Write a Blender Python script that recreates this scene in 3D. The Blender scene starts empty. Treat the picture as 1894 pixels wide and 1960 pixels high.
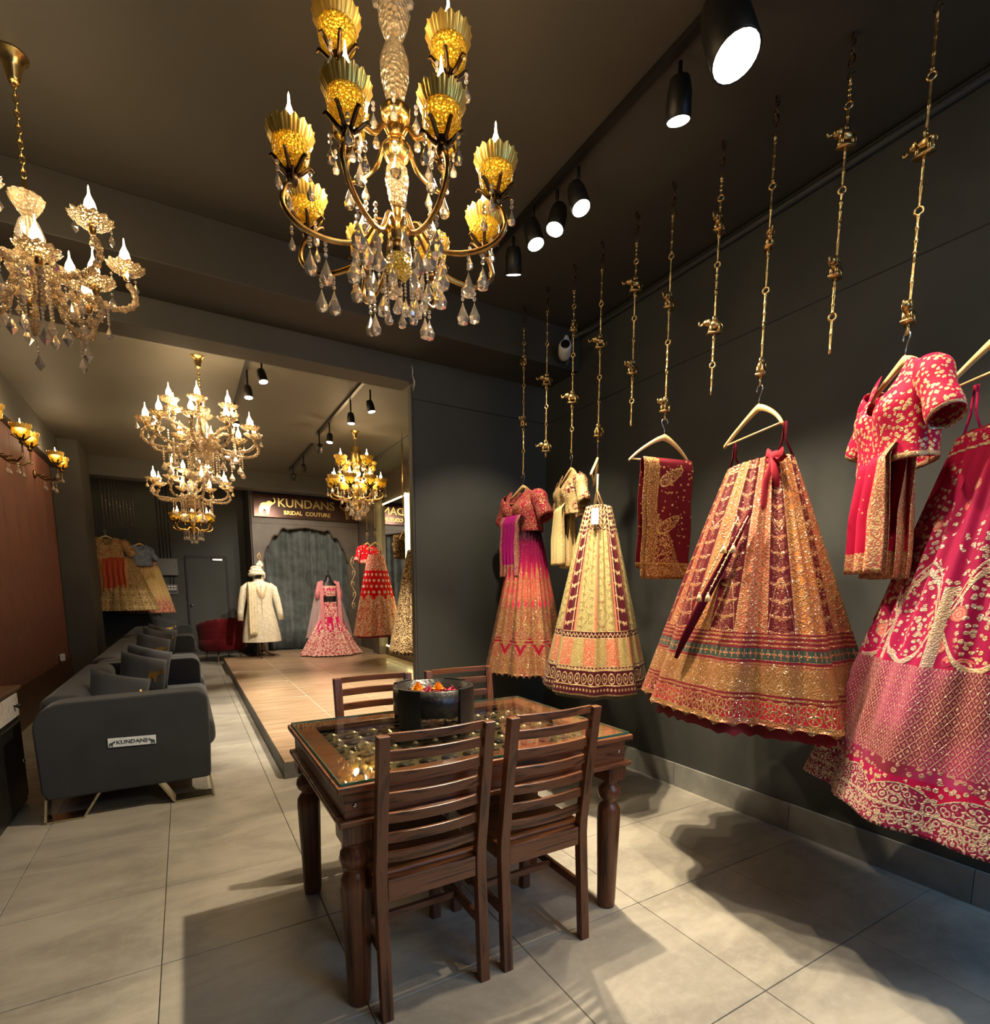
import bpy, bmesh, math, random
import numpy as np
from math import sin, cos, pi, radians, atan2, hypot, atan, sqrt
from mathutils import Matrix, Vector
random.seed(7)
S = bpy.context.scene
C = S.collection

# ------------------------------------------------------------------ camera
cd = bpy.data.cameras.new('camera'); cam = bpy.data.objects.new('camera', cd); C.objects.link(cam)
cd.sensor_fit = 'HORIZONTAL'; cd.sensor_width = 36.0; cd.lens = 1015.0 / 1894 * 36
cd.shift_x = 0.0; cd.shift_y = (1262 - 980) / 1894.0
cd.clip_start = 0.02; cd.clip_end = 60
cam.location = (0, 0, 1.4)
cam.rotation_euler = (radians(90 - 7.576), 0, -radians(30.2))
S.camera = cam
# ------------------------------------------------------------------ world, exposure
w = bpy.data.worlds.new('world'); S.world = w; w.use_nodes = True
w.node_tree.nodes['Background'].inputs[0].default_value = (0.35, 0.55, 1.0, 1)
w.node_tree.nodes['Background'].inputs[1].default_value = 0.035
S.view_settings.view_transform = 'Standard'; S.view_settings.look = 'None'
S.view_settings.exposure = 0.0; S.view_settings.gamma = 1.0; S.view_settings.use_curve_mapping = False
SPOT_COL = (1.0, 0.81, 0.57)
WARM = (1.0, 0.74, 0.44)
def area(name, loc, rot, size, power, col):
    l = bpy.data.lights.new(name, 'AREA'); l.energy = power; l.size = size; l.color = col
    o = bpy.data.objects.new(name, l); C.objects.link(o); o.location = loc; o.rotation_euler = rot
    o['label'] = 'unseen soft fill light behind the viewer'; return o
def spot(name, loc, target, power, angle, blend=.6, col=SPOT_COL, rad=.03):
    l = bpy.data.lights.new(name, 'SPOT'); l.energy = power; l.spot_size = radians(angle); l.spot_blend = blend
    l.color = col; l.shadow_soft_size = rad
    o = bpy.data.objects.new(name, l); C.objects.link(o); o.location = loc
    d = Vector(target) - Vector(loc); o.rotation_euler = d.to_track_quat('-Z', 'Y').to_euler(); return o
def point(name, loc, power, col=WARM, rad=.08):
    l = bpy.data.lights.new(name, 'POINT'); l.energy = power; l.color = col; l.shadow_soft_size = rad
    o = bpy.data.objects.new(name, l); C.objects.link(o); o.location = loc; return o
area('area_light', (1.4, -1.3, 3.3), (radians(22), 0, 0), 1.2, 26, (1.0, 0.92, 0.80))  # dim warm fill added behind the camera, no fixture known there
area('area_light', (2.5, -1.6, 2.2), (radians(42), 0, 0), 1.4, 48, (0.28, 0.58, 1.0))  # unseen cool lamp standing in for shopfront daylight

# ------------------------------------------------------------------ node helpers
class X:
    def __init__(s, k): s.k = k
    def __add__(a, b): return M_('ADD', a, b)
    __radd__ = __add__
    def __sub__(a, b): return M_('SUBTRACT', a, b)
    def __rsub__(a, b): return M_('SUBTRACT', b, a)
    def __mul__(a, b): return M_('MULTIPLY', a, b)
    __rmul__ = __mul__
    def __truediv__(a, b): return M_('DIVIDE', a, b)
    def __gt__(a, b): return M_('GREATER_THAN', a, b)
    def __lt__(a, b): return M_('LESS_THAN', a, b)
T = None
def setin(n, i, v):
    if isinstance(v, X): T.links.new(v.k, n.inputs[i])
    elif isinstance(v, (tuple, list)):
        n.inputs[i].default_value = tuple(v) + ((1,) if len(v) == 3 and len(n.inputs[i].default_value) == 4 else ())
    else: n.inputs[i].default_value = v
def M_(op, *a):
    n = T.nodes.new('ShaderNodeMath'); n.operation = op
    for i, v in enumerate(a): setin(n, i, v)
    return X(n.outputs[0])
def sn(x): return M_('SINE', x)
def cs(x): return M_('COSINE', x)
def fr(x): return M_('FRACT', x)
def fl(x): return M_('FLOOR', x)
def ab(x): return M_('ABSOLUTE', x)
def mn(a, b): return M_('MINIMUM', a, b)
def mx(a, b): return M_('MAXIMUM', a, b)
def sm(x, a, b):
    n = T.nodes.new('ShaderNodeMapRange'); n.interpolation_type = 'SMOOTHSTEP'
    setin(n, 0, x); setin(n, 1, a); setin(n, 2, b); n.inputs[3].default_value = 0; n.inputs[4].default_value = 1
    return X(n.outputs[0])
def near(x, c, wd): return 1 - sm(ab(x - c), wd * .6, wd)     # a line of half width wd at c
def band(x, a, b): return (x > a) * (x < b)
def mix(f, a, b):
    n = T.nodes.new('ShaderNodeMix'); n.data_type = 'RGBA'
    setin(n, 0, f); setin(n, 6, a); setin(n, 7, b); return X(n.outputs[2])
def coords(kind='Object'):
    n = T.nodes.new('ShaderNodeTexCoord'); return X(n.outputs[kind])
def sep(v):
    n = T.nodes.new('ShaderNodeSeparateXYZ'); setin(n, 0, v); return X(n.outputs[0]), X(n.outputs[1]), X(n.outputs[2])
def comb(x, y, z):
    n = T.nodes.new('ShaderNodeCombineXYZ'); setin(n, 0, x); setin(n, 1, y); setin(n, 2, z); return X(n.outputs[0])
def noise(v, s, d=3, r=.55, dist=0.0):
    n = T.nodes.new('ShaderNodeTexNoise'); setin(n, 'Vector', v); n.inputs['Scale'].default_value = s
    n.inputs['Detail'].default_value = d; n.inputs['Roughness'].default_value = r; n.inputs['Distortion'].default_value = dist
    return X(n.outputs[0])
def voro(v, s, feat='F1'):
    n = T.nodes.new('ShaderNodeTexVoronoi'); n.feature = feat; setin(n, 'Vector', v); n.inputs['Scale'].default_value = s
    return X(n.outputs[0]), (X(n.outputs[1]) if feat == 'F1' else None)
def scale3(v, a, b, c):
    n = T.nodes.new('ShaderNodeMapping'); setin(n, 0, v); n.inputs[3].default_value = (a, b, c); return X(n.outputs[0])
def flower(fu, fv, R, n, asp=1.0):
    """fu, fv: centred cell coordinates; returns mask of an n-petal flower"""
    r = M_('SQRT', fu * fu + (fv * asp) * (fv * asp)); th = M_('ARCTAN2', fv * asp, fu)
    rr = R * (.62 + .38 * cs(th * n))
    return 1 - sm(r - rr, -.01, .02)
def ring(fu, fv, R, wd, asp=1.0):
    r = M_('SQRT', fu * fu + (fv * asp) * (fv * asp)); return near(r, R, wd)
MATS = {}
def new_mat(name):
    global T
    m = bpy.data.materials.new(name); m.use_nodes = True; T = m.node_tree; MATS[name] = m
    return m, T.nodes['Principled BSDF']
def pset(b, **k):
    for kk, v in k.items():
        setin(b, {'col': 'Base Color', 'rough': 'Roughness', 'metal': 'Metallic', 'spec': 'Specular IOR Level', 'trans': 'Transmission Weight',
                  'ior': 'IOR', 'emc': 'Emission Color', 'ems': 'Emission Strength', 'alpha': 'Alpha', 'normal': 'Normal',
                  'sheen': 'Sheen Weight', 'coat': 'Coat Weight', 'coatr': 'Coat Roughness', 'sss': 'Subsurface Weight'}[kk], v)
def bump(h, st=.3, d=.01):
    n = T.nodes.new('ShaderNodeBump'); n.inputs['Strength'].default_value = st; n.inputs['Distance'].default_value = d
    setin(n, 'Height', h); return X(n.outputs[0])
def simple(name, col, rough=.5, metal=0, var=0.0, vs=8, bmp=0, **k):
    m, b = new_mat(name); c = coords()
    if var:
        f = noise(c, vs, 4)
        pset(b, col=mix(sm(f, .3, .7), tuple(x * (1 - var) for x in col), tuple(min(1, x * (1 + var)) for x in col)))
        if bmp: pset(b, normal=bump(noise(c, vs * 8, 3), bmp, .004))
    else: pset(b, col=col)
    pset(b, rough=rough, metal=metal, **k); return m

# ------------------------------------------------------------------ base materials
simple('wall_paint', (.050, .053, .047), .62, var=.12, vs=1.6, bmp=.12)
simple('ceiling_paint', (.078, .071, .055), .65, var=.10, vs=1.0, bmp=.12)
simple('ceiling_paint_shaded', (.043, .039, .031), .65, var=.10, vs=1.0, bmp=.12)  # ceiling paint darkened: the front room's shade is put into the colour
simple('beam_paint', (.058, .055, .046), .6, var=.12, vs=1.5, bmp=.1)
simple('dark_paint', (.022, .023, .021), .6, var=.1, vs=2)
simple('black_metal', (.012, .012, .012), .45, .3)
simple('pipe_paint', (.035, .036, .034), .5)
simple('brass', (.60, .41, .17), .32, 1, var=.35, vs=40)
simple('antique_brass', (.42, .25, .08), .28, 1, var=.25, vs=30)
simple('dark_bronze', (.12, .075, .035), .35, 1)
simple('gold_metal', (.85, .60, .22), .25, 1)
simple('antique_steel', (.30, .27, .22), .4, .8)
simple('champagne', (.62, .55, .38), .25, 1)
simple('steel', (.55, .55, .57), .25, 1)
simple('hanger_wood', (.72, .50, .22), .4, var=.08, vs=10, spec=.4)
simple('white_plastic', (.75, .74, .70), .35)
simple('grey_metal', (.16, .165, .16), .5, .2)
simple('lens_black', (.01, .01, .012), .1)
simple('skirting', (.27, .27, .245), .45, var=.18, vs=6, bmp=.05)
simple('sofa_velvet', (.019, .021, .023), .85, var=.2, vs=5, bmp=.15, sheen=.12)
simple('red_velvet', (.095, .003, .006), .8, var=.25, vs=6, sheen=.1, spec=.15)
simple('black_wood', (.012, .011, .010), .32, var=.3, vs=20, bmp=.3)
simple('plate_white', (.70, .74, .72), .35)
simple('ink', (.06, .07, .06), .5)
simple('cord_red', (.24, .012, .025), .8, spec=.15)
simple('cord_maroon', (.085, .004, .012), .8, spec=.1)
simple('cord_pink', (.42, .006, .05), .8, spec=.15)
simple('cord_gold', (.75, .55, .30), .5, .3)
simple('marigold', (.85, .33, .01), .7, var=.3, vs=60)
simple('petal_red', (.45, .02, .05), .7, var=.3, vs=60)
simple('curtain_grey', (.105, .122, .122), .75, var=.35, vs=5, sheen=.3)
simple('panel_brown', (.11, .085, .062), .45, var=.2, vs=3)
simple('cream_cloth', (.72, .66, .50), .7, var=.12, vs=25, bmp=.3)
simple('cream_shawl', (.74, .64, .42), .6, var=.12, vs=20)
simple('mannequin_black', (.01, .01, .011), .4)
simple('blue_cloth', (.20, .25, .33), .7, var=.3, vs=14)
simple('lining_red', (.22, .008, .018), .75, var=.2, vs=8)
simple('lining_magenta', (.42, .01, .20), .6, var=.2, vs=8)
simple('lining_olive', (.20, .19, .11), .6, var=.2, vs=8)
simple('veil_peach', (.62, .20, .22), .6, var=.5, vs=90); simple('tag_white', (.78, .76, .72), .5)
simple('plaster', (.6, .57, .5), .8)
simple('kerb', (.10, .095, .085), .55, var=.2, vs=6)
m, b = new_mat('led'); pset(b, col=(1, .9, .5), emc=(1.0, .84, .36), ems=7.0)
m, b = new_mat('spot_face'); pset(b, col=(1, 1, 1), emc=(1.0, .93, .80), ems=22.0)
m, b = new_mat('bulb'); pset(b, col=(1, .9, .7), emc=(1.0, .74, .38), ems=24.0)
m, b = new_mat('bulb_far'); pset(b, col=(1, .9, .7), emc=(1.0, .70, .32), ems=22.0)
m, b = new_mat('red_led'); pset(b, emc=(1, .05, .02), ems=12.0)
m, b = new_mat('mirror'); pset(b, col=(.80, .80, .78), metal=1.0, rough=.02)
m, b = new_mat('crystal'); pset(b, col=(1, .92, .80), trans=.80, rough=.03, ior=1.55, coat=.6)
m, b = new_mat('crystal_far'); pset(b, col=(1, .82, .56), trans=.45, rough=.1, ior=1.5)
m, b = new_mat('amber_crystal')
d, _ = voro(coords(), 85)
pset(b, col=(1, .80, .52), trans=.72, rough=.08, ior=1.45, normal=bump(d, .9, .01))
m, b = new_mat('cup_gold_glass')
d, _ = voro(coords(), 110)
pset(b, col=(1, .74, .08), trans=.62, rough=.12, ior=1.35, normal=bump(d, 1, .01))
m, b = new_mat('sheer')
pset(b, col=(.75, .50, .50), alpha=.42, rough=.7)
m, b = new_mat('glass_top')
tr = T.nodes.new('ShaderNodeBsdfTransparent'); tr.inputs[0].default_value = (.95, .96, .93, 1); gl = T.nodes.new('ShaderNodeBsdfGlossy'); gl.inputs['Roughness'].default_value = .01
gn = T.nodes.new('ShaderNodeNewGeometry'); dt = T.nodes.new('ShaderNodeVectorMath'); dt.operation = 'DOT_PRODUCT'
T.links.new(gn.outputs['Normal'], dt.inputs[0]); T.links.new(gn.outputs['Incoming'], dt.inputs[1]); ms = T.nodes.new('ShaderNodeMixShader')
fz_ = M_('POWER', 1 - ab(X(dt.outputs['Value'])), 5.0) * .92 + .07; T.links.new(fz_.k, ms.inputs[0]); T.links.new(tr.outputs[0], ms.inputs[1]); T.links.new(gl.outputs[0], ms.inputs[2]); T.links.new(ms.outputs[0], T.nodes['Material Output'].inputs[0])
m, b = new_mat('star_gold'); pset(b, col=(1, .90, .62), metal=.75, rough=.30)
m, b = new_mat('crown_gold'); pset(b, col=(.85, .56, .13), metal=.5, rough=.28)
m, b = new_mat('glass_edge'); pset(b, col=(.05, .22, .17), trans=.4, rough=.1, ior=1.5)

def wood_mat(name, a, bcol, scl=(2, 2, 2), axis=2, rough=.33):
    m, b = new_mat(name); c = coords()
    s = [22, 22, 22]; s[axis] = 1.6
    v = scale3(c, *s); n1 = noise(v, 1.0, 5, .6, 1.4)
    r = sn(n1 * 15.0) * .5 + .5
    n2 = noise(c, 4, 2)
    f = mn(1.0, r * .55 + n2 * .5)
    pset(b, col=mix(sm(f, .2, .85), a, bcol), rough=rough, spec=.45, normal=bump(n1, .12, .004)); return m
WA, WB = (.040, .016, .007), (.165, .058, .022)
wood_mat('wood_z', WA, WB, axis=2); wood_mat('wood_x', WA, (.19, .068, .026), axis=0); wood_mat('wood_y', WA, WB, axis=1)
wood_mat('panel_wood', (.10, .036, .022), (.18, .066, .042), axis=2, rough=.65)
wood_mat('brown_wood', (.045, .022, .012), (.09, .045, .025), axis=1, rough=.4)
# floor tile: warm grey stone
m, b = new_mat('floor_tile'); c = coords(); gc = X(T.nodes.new('ShaderNodeNewGeometry').outputs['Position'])
oi = X(T.nodes.new('ShaderNodeObjectInfo').outputs['Random'])
f1 = noise(scale3(gc, 1, 2.2, 1), 1.6, 5, .6, .8); f2 = noise(gc, 22, 5, .7); f3 = noise(gc, 140, 2)
colr = mix(sm(f1, .3, .72), (.25, .232, .190), (.43, .40, .325)); colr = mix(sm(f2, .4, .75) * .35, colr, (.47, .455, .40))
colr = mix((f3 > .71) * .35, colr, (.62, .60, .55)); colr = mix(oi * .22, colr, (.22, .21, .19))
pset(b, col=colr, rough=sm(f2, .2, .9) * .2 + .30, spec=.35, normal=bump(f2, .08, .004))
# platform tile: wood look
m, b = new_mat('platform_tile'); gc = X(T.nodes.new('ShaderNodeNewGeometry').outputs['Position'])
oi = X(T.nodes.new('ShaderNodeObjectInfo').outputs['Random'])
f1 = noise(scale3(gc, 1.1, 9, 1), 1.7, 5, .6, .7)
colr = mix(sm(f1, .25, .75), (.33, .21, .12), (.52, .37, .235)); colr = mix(oi * .2, colr, (.28, .18, .11))
pset(b, col=colr, rough=.26, spec=.5)
simple('grout_light', (.52, .43, .30), .7); simple('grout_dark', (.13, .12, .105), .8)
m, b = new_mat('bone_inlay'); c = coords(); x, y, z = sep(c)
fu = fr(y * 26) - .5; fv = fr(z * 26 + fl(y * 26) * .5) - .5
pset(b, col=mix(flower(fu, fv, .42, 2), (.05, .05, .04), (.42, .40, .33)), rough=.5)
m, b = new_mat('marble_white'); c = coords()
pset(b, col=mix(sm(noise(c, 12, 6, .7, 1.5), .5, .62), (.62, .60, .53), (.45, .36, .28)), rough=.3)
m, b = new_mat('carved_black'); c = coords()
pset(b, col=(.012, .011, .010), rough=.35, normal=bump(voro(c, 60)[0], .2, .006))
# carved lattice under the glass
m, b = new_mat('lattice'); c = coords(); n1 = noise(scale3(c, 30, 4, 4), 1, 4)
pset(b, col=mix(n1, (.075, .055, .022), (.17, .125, .055)), rough=.35, metal=.3)
m, b = new_mat('lattice_dark'); pset(b, col=(.018, .012, .006), rough=.5)

# ------------------------------------------------------------------ embroidery materials
GOLD = (.50, .29, .085); PGOLD = (.72, .52, .25); SILV = (.62, .58, .50)
def garment(name, fn, rough=.62):
    m, b = new_mat(name)
    uvn = T.nodes.new('ShaderNodeUVMap'); u, v, _ = sep(X(uvn.outputs[0])); c = coords()
    col, gold, rel = fn(u, v, c)
    d, vc = voro(c, 170); r1, r2, r3 = sep(vc)
    seq = (r1 > .91) * gold
    fil = noise(c, 160, 2)
    col = mix(sm(fil, .35, .65) * gold * .45, col, (.10, .035, .015))
    col = mix(seq, col, (.95, .82, .58))
    pset(b, col=col, spec=gold * .3 + .12, rough=rough - gold * .2 - seq * .2, metal=gold * .25 + seq * .6, sheen=.04,
         normal=bump(rel + d * gold * .5 + seq * .4, .7, .006)); return m
def filig(c, s, k=16):
    """curly thread work: rings round scattered centres broken by noise"""
    d, vc = voro(c, s); n = noise(c, s * 1.6, 2)
    return sm(sn(d * k + n * 5), -.1, .35)
def blossoms(c, s, thr=.42):
    d, vc = voro(c, s); r, g, bb = sep(vc); n = noise(c, s * 3.2, 1)
    return (1 - sm(d + (n - .5) * .35, thr - .06, thr)), near(d, thr * .45, .05), r
def vine(pu, v, k=9, wd=.05):
    return near(pu - .5 - sn(v * k * 6.28) * .16, 0, wd)
def leafrow(pu, v, n):
    """pairs of leaves climbing a stem in a panel, pu 0..1"""
    fv = fr(v * n) - .5; a = ab(pu - .5)
    lf = flower(a - .21, fv - a * .5, .20, 2, .8); core = flower(pu - .5, fv, .18, 6, .9)
    return mx(lf, core)

def f_maroon_gold(u, v, c):
    NP = 20.0; pu = fr(u * NP); pid = fl(u * NP); par = M_('MODULO', pid, 4.0)
    fg = filig(c, 42); d, _ = voro(c, 60)
    # panels
    ma, mb = M_('MODULO', pid, 2.0) < .5, (par > .5) * (par < 1.5); mc = (par > 2.5) * 1.0
    lat = mx(near(fr(pu * 2 + v * 22), .5, .12), near(fr(pu * 2 - v * 22), .5, .12))
    fl1 = leafrow(pu, v, 17.0)
    gold = ma * mx(fl1, fg * (ab(pu - .5) < .3) * .25) + mb * mx(fg * .9, lat) + mc * mx(lat, fg * .7)
    base = mix(ma, mix(mb, (.34, .085, .045), (.42, .16, .035)), (.085, .002, .008))
    # arches near the foot of the panels
    arch = near(v - .52 + (pu - .5) * (pu - .5) * .9, 0, .012) + near(v - .72 - ab(pu - .5) * .14, 0, .008) + near(v - .70 - ab(pu - .5) * .14, 0, .004)
    gold = mx(gold, arch); edge = (ab(pu - .5) > .455) * 1.0
    gold = mx(gold, edge); top = v > .33
    # hem bands
    vv = v / .33; lines = (fr(v * 60) < .42) * mx(band(v, .275, .33), mx(band(v, .215, .235), band(v, .085, .115)))
    fuA = fr(u * 90) - .5; flz = near(ab(fuA) * .06 + .15, v, .006) + near(ab(fuA) * .06 + .17, v, .005)
    medu = fr(u * 60) - .5; med = mx(flower(medu, (v - .058) * 13, .40, 7), ring(medu, (v - .058) * 13, .44, .06)) * band(v, .02, .095)
    dk = flower(fr(u * 110) - .5, (v - .255) * 26, .42, 4) * band(v, .235, .275)
    hg = mx(mx(lines, med), mx((1 - mn(flz, 1.0)) * mx(fg * .8, .15) * band(v, .115, .215), mx(dk, band(v, 0, .026))))
    hb = mix(band(v, .115, .215), (.14, .008, .015), (.22, .10, .03)); hb = mix(band(v, .235, .275), hb, (.03, .05, .04))
    hb = mix(band(v, .026, .085) * sm(noise(c, 3, 1), .4, .6), hb, (.35, .01, .03))
    g = mix(top, hg, gold); gv = sep(g)[0]
    wb = v > .962
    col = mix(top, hb, base); gc = mix(noise(c, 9, 2), (.27, .115, .03), (.45, .25, .085))
    gc = mix(sm(noise(c, 4.0, 2), .38, .58) * .5, gc, (.34, .055, .04))
    gv = mx(gv, wb * mx(fg, near(v, .967, .004)))
    return mix(gv, col, gc), gv, gv
def f_pink_orange(u, v, c):
    NP = 26.0; pu = fr(u * NP); fg = filig(c, 46); tri = ab(pu - .5) * 2
    base = mix(sm(v, .55, .85), (.62, .010, .075), (.30, .004, .09)); base = mix(sm(v, .86, .92), base, (.07, .01, .04))
    # zigzag gold zones
    z1 = v - .62 - (1 - tri) * .13; z2 = v - .50 + tri * .10
    goldzone = mx((z1 < 0) * (z2 > 0), (v < .44 + tri * .09) * 1.0)
    fu = fr(u * 13) - .5; mad = mx(ring(fu, (v - .34) * 7, .38, .05), ring(fu, (v - .34) * 7, .22, .05)) * band(v, .24, .44)
    crim = (near(v - .15 - ab(sn(u * 13 * 3.1416)) * .08, 0, .024))
    low = band(v, 0, .12); fl2 = flower(fr(u * 60) - .5, fr(v * 22) - .5, .42, 5)
    gold = mx(goldzone * mx(fg, .22), mx(mad, fl2 * low)) * (1 - crim)
    ln = near(fr(v * 45), .5, .2) * band(v, .20, .25); gold = mx(gold, ln)
    dots = (voro(c, 75)[0] < .22) * sm(v, .6, .9) * .8; gold = mx(gold, dots)
    gc = mix(sm(v, .35, .7), (.34, .20, .06), (.55, .28, .08)); gc = mix(sm(noise(c, 9, 2), .5, .65) * .5, gc, (.42, .07, .05))
    base = mix(v < .44 + tri * .09, base, (.20, .02, .03)); base = mix(crim, base, (.22, .003, .02))
    return mix(gold, base, gc), gold, gold
def f_cream(u, v, c):
    NP = 12.0; pu = fr(u * NP); pid = fl(u * NP); par = M_('MODULO', pid, 3.0); fg = filig(c, 50)
    mar = (par > .5) * (par < 1.5)
    fl1 = leafrow(pu, v, 15.0); vn = mx(vine(pu, v, 8.0, .03), flower(fr(pu * 2) - .5, fr(v * 24 + fl(pu * 2) * .5) - .5, .3, 5))
    base = mix(mar, (.42, .36, .15), (.075, .003, .010)); gold = mx(mar * mx(fl1, near(ab(pu - .5), .36, .03)), (1 - mar) * mx(vn * .7, fg * .22))
    gc = mix(mar, (.25, .20, .06), (.70, .46, .24))
    pe = (ab(pu - .5) > .44) * 1.0; base = mix(pe, base, (.62, .19, .11)); gold = gold * (1 - pe)
    flr = (voro(c, 22)[0] < .16) * (1 - mar); base = mix(flr, base, (.45, .07, .05))
    chev = near(fr(v * 40 - ab(pu - .5) * 3), .5, .2) * (v > .86); gold = mx(gold, chev)
    base = mix(v > .86, base, (.06, .01, .01)); gc = mix(v > .86, gc, (.62, .46, .22))
    # lower bands
    zz = near(v - .30 - ab(fr(u * 70) - .5) * .035, 0, .006)
    lowb = band(v, .29, .33); base = mix(lowb, base, (.055, .004, .01)); gold = mix(lowb, gold, mx(zz, near(v, .292, .004)) + near(v, .328, .004)); gold = sep(gold)[0]
    gc = mix(v < .33, gc, (.66, .45, .22))
    sq = band(v, .15, .29); sp = M_('MODULO', fl(u * 24), 2.0)
    base = mix(sq, base, mix(sp, (.36, .30, .10), (.52, .12, .07))); gold = sep(mix(sq, gold, fg * .65))[0]
    hem = v < .15; base = mix(hem, base, (.055, .004, .010))
    fu = fr(u * 46) - .5; ch = mx(ring(fu, (v - .085) * 15, .38, .07), flower(fu, (v - .085) * 15, .22, 5)) * band(v, .05, .12)
    dt = flower(fr(u * 95) - .5, (v - .03) * 40, .36, 8) * band(v, .012, .05); ln = near(v, .13, .006) + near(v, .052, .004) + near(v, .148, .004)
    zz2 = near(v - .132 - ab(fr(u * 80) - .5) * .02, 0, .004)
    gold = sep(mix(hem, gold, mx(mx(ch, dt), mx(ln, mx(zz2, v < .008)))))[0]
    return mix(gold, base, gc), gold, gold
def f_pink(u, v, c):
    fg = filig(c, 40); NP = 11.0; pu = fr(u * NP); pid = fl(u * NP)
    base = mix(sm(noise(c, 2.0, 1), .4, .7), (.37, .002, .040), (.29, .002, .055))
    # hanging clusters of blossoms
    bl, bc, r = blossoms(c, 52, .44); cl = (noise(scale3(c, 1, 1, .55), 6.5, 2) > .42) * sm(v, .93, .90); top = bl * cl * (v > .42)
    rose = (1 - sm(voro(c, 8)[0], .20, .23)); rs = sn(voro(c, 8)[0] * 90) > 0
    base = mix(rose * band(v, .42, .9), base, (.55, .10, .09)); gold0 = mx(top * (1 - rose), rose * rs * .5)
    # arches
    tri = ab(pu - .5); arch = mx(near(v - .64 + tri * tri * .6, 0, .012), near(v - .665 + tri * tri * .6, 0, .006)); trunk = (tri > .43) * band(v, .40, .60)
    oval = near(v - .40 - tri * tri * .45, 0, .010)
    gold1 = mx(mx(arch, trunk), oval) * band(v, .38, .68)
    fn = bl * (1 - sm(M_('SQRT', (pu - .5) * (pu - .5) * 5.0 + (v - .49) * (v - .49) * 90.0), .55, .7))
    # honeycomb
    k = 34.0; a = u * 120 + v * k; bb = u * 120 - v * k
    hon = mx(near(fr(a), .5, .10), near(fr(bb), .5, .10)); dot = flower(fr(a + .5) - .5, fr(bb + .5) - .5, .30, 8)
    hz = band(v, .13, .40); gold = mx(mx(gold0, gold1), fn) ; hb = mix(sm(noise(c, 3.5, 1), .42, .58), (.15, .012, .03), (.30, .02, .10))
    gold = sep(mix(hz, gold, mx(hon * .9, dot * .8)))[0]; base = mix(hz, base, hb)
    sc = v - .085 - ab(sn(u * 16 * 3.1416)) * .03; low = sc < 0
    lows = mx(fg, mx(near(sc, 0, .005), near(v, .055, .004))); lows = mx(lows, flower(fr(u * 120) - .5, (v - .027) * 30, .42, 6) * band(v, .01, .05))
    fz = band(v, .085, .16) * (1 - low); gold = sep(mix(fz, gold, bl))[0]
    gold = sep(mix(low, gold, lows))[0]; base = mix(low, base, (.20, .008, .05))
    gold = mx(gold, (v > .955) * bl); gold = mx(gold, near(v, .955, .004))
    gc = mix(sm(noise(c, 3.2, 1), .40, .62), (.66, .45, .24), (.55, .40, .34)); gc = mix(hz * .8, gc, (.46, .21, .18)); gc = mix(low * .6, gc, (.55, .45, .38))
    return mix(gold, base, gc), gold * .85, gold
def f_gold(u, v, c):
    NP = 20.0; pu = fr(u * NP); fg = filig(c, 44, 13); line = (ab(pu - .5) > .46) * 1.0
    fb = flower(pu - .5, fr(v * 7) - .5, .46, 6, .9) * (v < .4)
    g = mx(mx(fg, line), mx(fb, near(v, .26, .008)))
    base = mix(noise(c, 4, 2), (.16, .085, .025), (.27, .16, .055))
    return mix(g, base, (.60, .42, .17)), g * .8, g
def f_yellow(u, v, c):
    fg = filig(c, 26, 13); base = mix(sm(v, .15, .4), (.42, .08, .08), (.68, .44, .16)); base = mix(sm(v, .85, .95), base, (.6, .16, .10))
    return mix(fg * .7, base, (.80, .60, .25)), fg * .5, fg
def f_brown(u, v, c):
    fg = filig(c, 26, 13); g = mx(fg, near(v - .12 - ab(sn(u * 50)) * .04, 0, .012))
    return mix(g, (.085, .045, .02), (.62, .45, .20)), g * .8, g
def f_reddots(u, v, c):
    fg = filig(c, 24, 12); k = 18.0; row = fl(v * 14); fu = fr(u * k + row * .5) - .5; fv = fr(v * 14) - .5
    dots = 1 - sm(M_('SQRT', fu * fu + fv * fv), .22, .28); mid = band(v, .47, .80)
    zig = v - .44 - ab(fr(u * 9) - .5) * .16; low = zig < 0
    base = mix(low, (.62, .004, .010), (.58, .13, .09)); base = mix(v > .8, base, (.60, .12, .07))
    g = sep(mix(low, dots * mid, fg))[0]; g = mx(g, (v > .8) * fg * .7); gc = mix(low, (.85, .75, .65), (.86, .66, .44))
    return mix(g, base, gc), g * .3, g
def f_reddots_blouse(u, v, c):
    d, _ = voro(c, 28); g = (d < .28) * 1.0; hem = v < .18; g = mx(g, hem * filig(c, 30))
    return mix(g, (.60, .004, .012), (.82, .66, .55)), g * .3, g
def f_pinkbridal(u, v, c):
    fg = filig(c, 24, 12); bl, _, _2 = blossoms(c, 26, .45); pu = fr(u * 9); tri = ab(pu - .5)
    hole = band(v, .40, .72) * (tri < .32) * (v > .42 + tri * .25); inner = flower((pu - .5) * 1.9, (v - .53) * 5, .4, 6)
    base = mix(hole, (.45, .03, .075), (.58, .006, .11)); g = mx(fg, bl) * (1 - hole) + hole * inner
    return mix(g, base, (.80, .50, .42)), g * .25, g
def f_pinkblouse(u, v, c):
    bl, bc, r = blossoms(c, 60, .46); msk = mx(noise(c, 9, 2) > .44, v < .32); g = bl * msk; g = mx(g, near(v, .03, .03))
    return mix(g, (.42, .003, .045), (.68, .44, .22)), g * .7, g
def f_poblouse(u, v, c):
    fg = filig(c, 34); g = fg * .9; base = mix(noise(c, 6, 1), (.50, .02, .07), (.36, .01, .06))
    return mix(g, base, mix(noise(c, 12, 2), (.62, .22, .10), (.60, .36, .15))), g * .7, g
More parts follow.
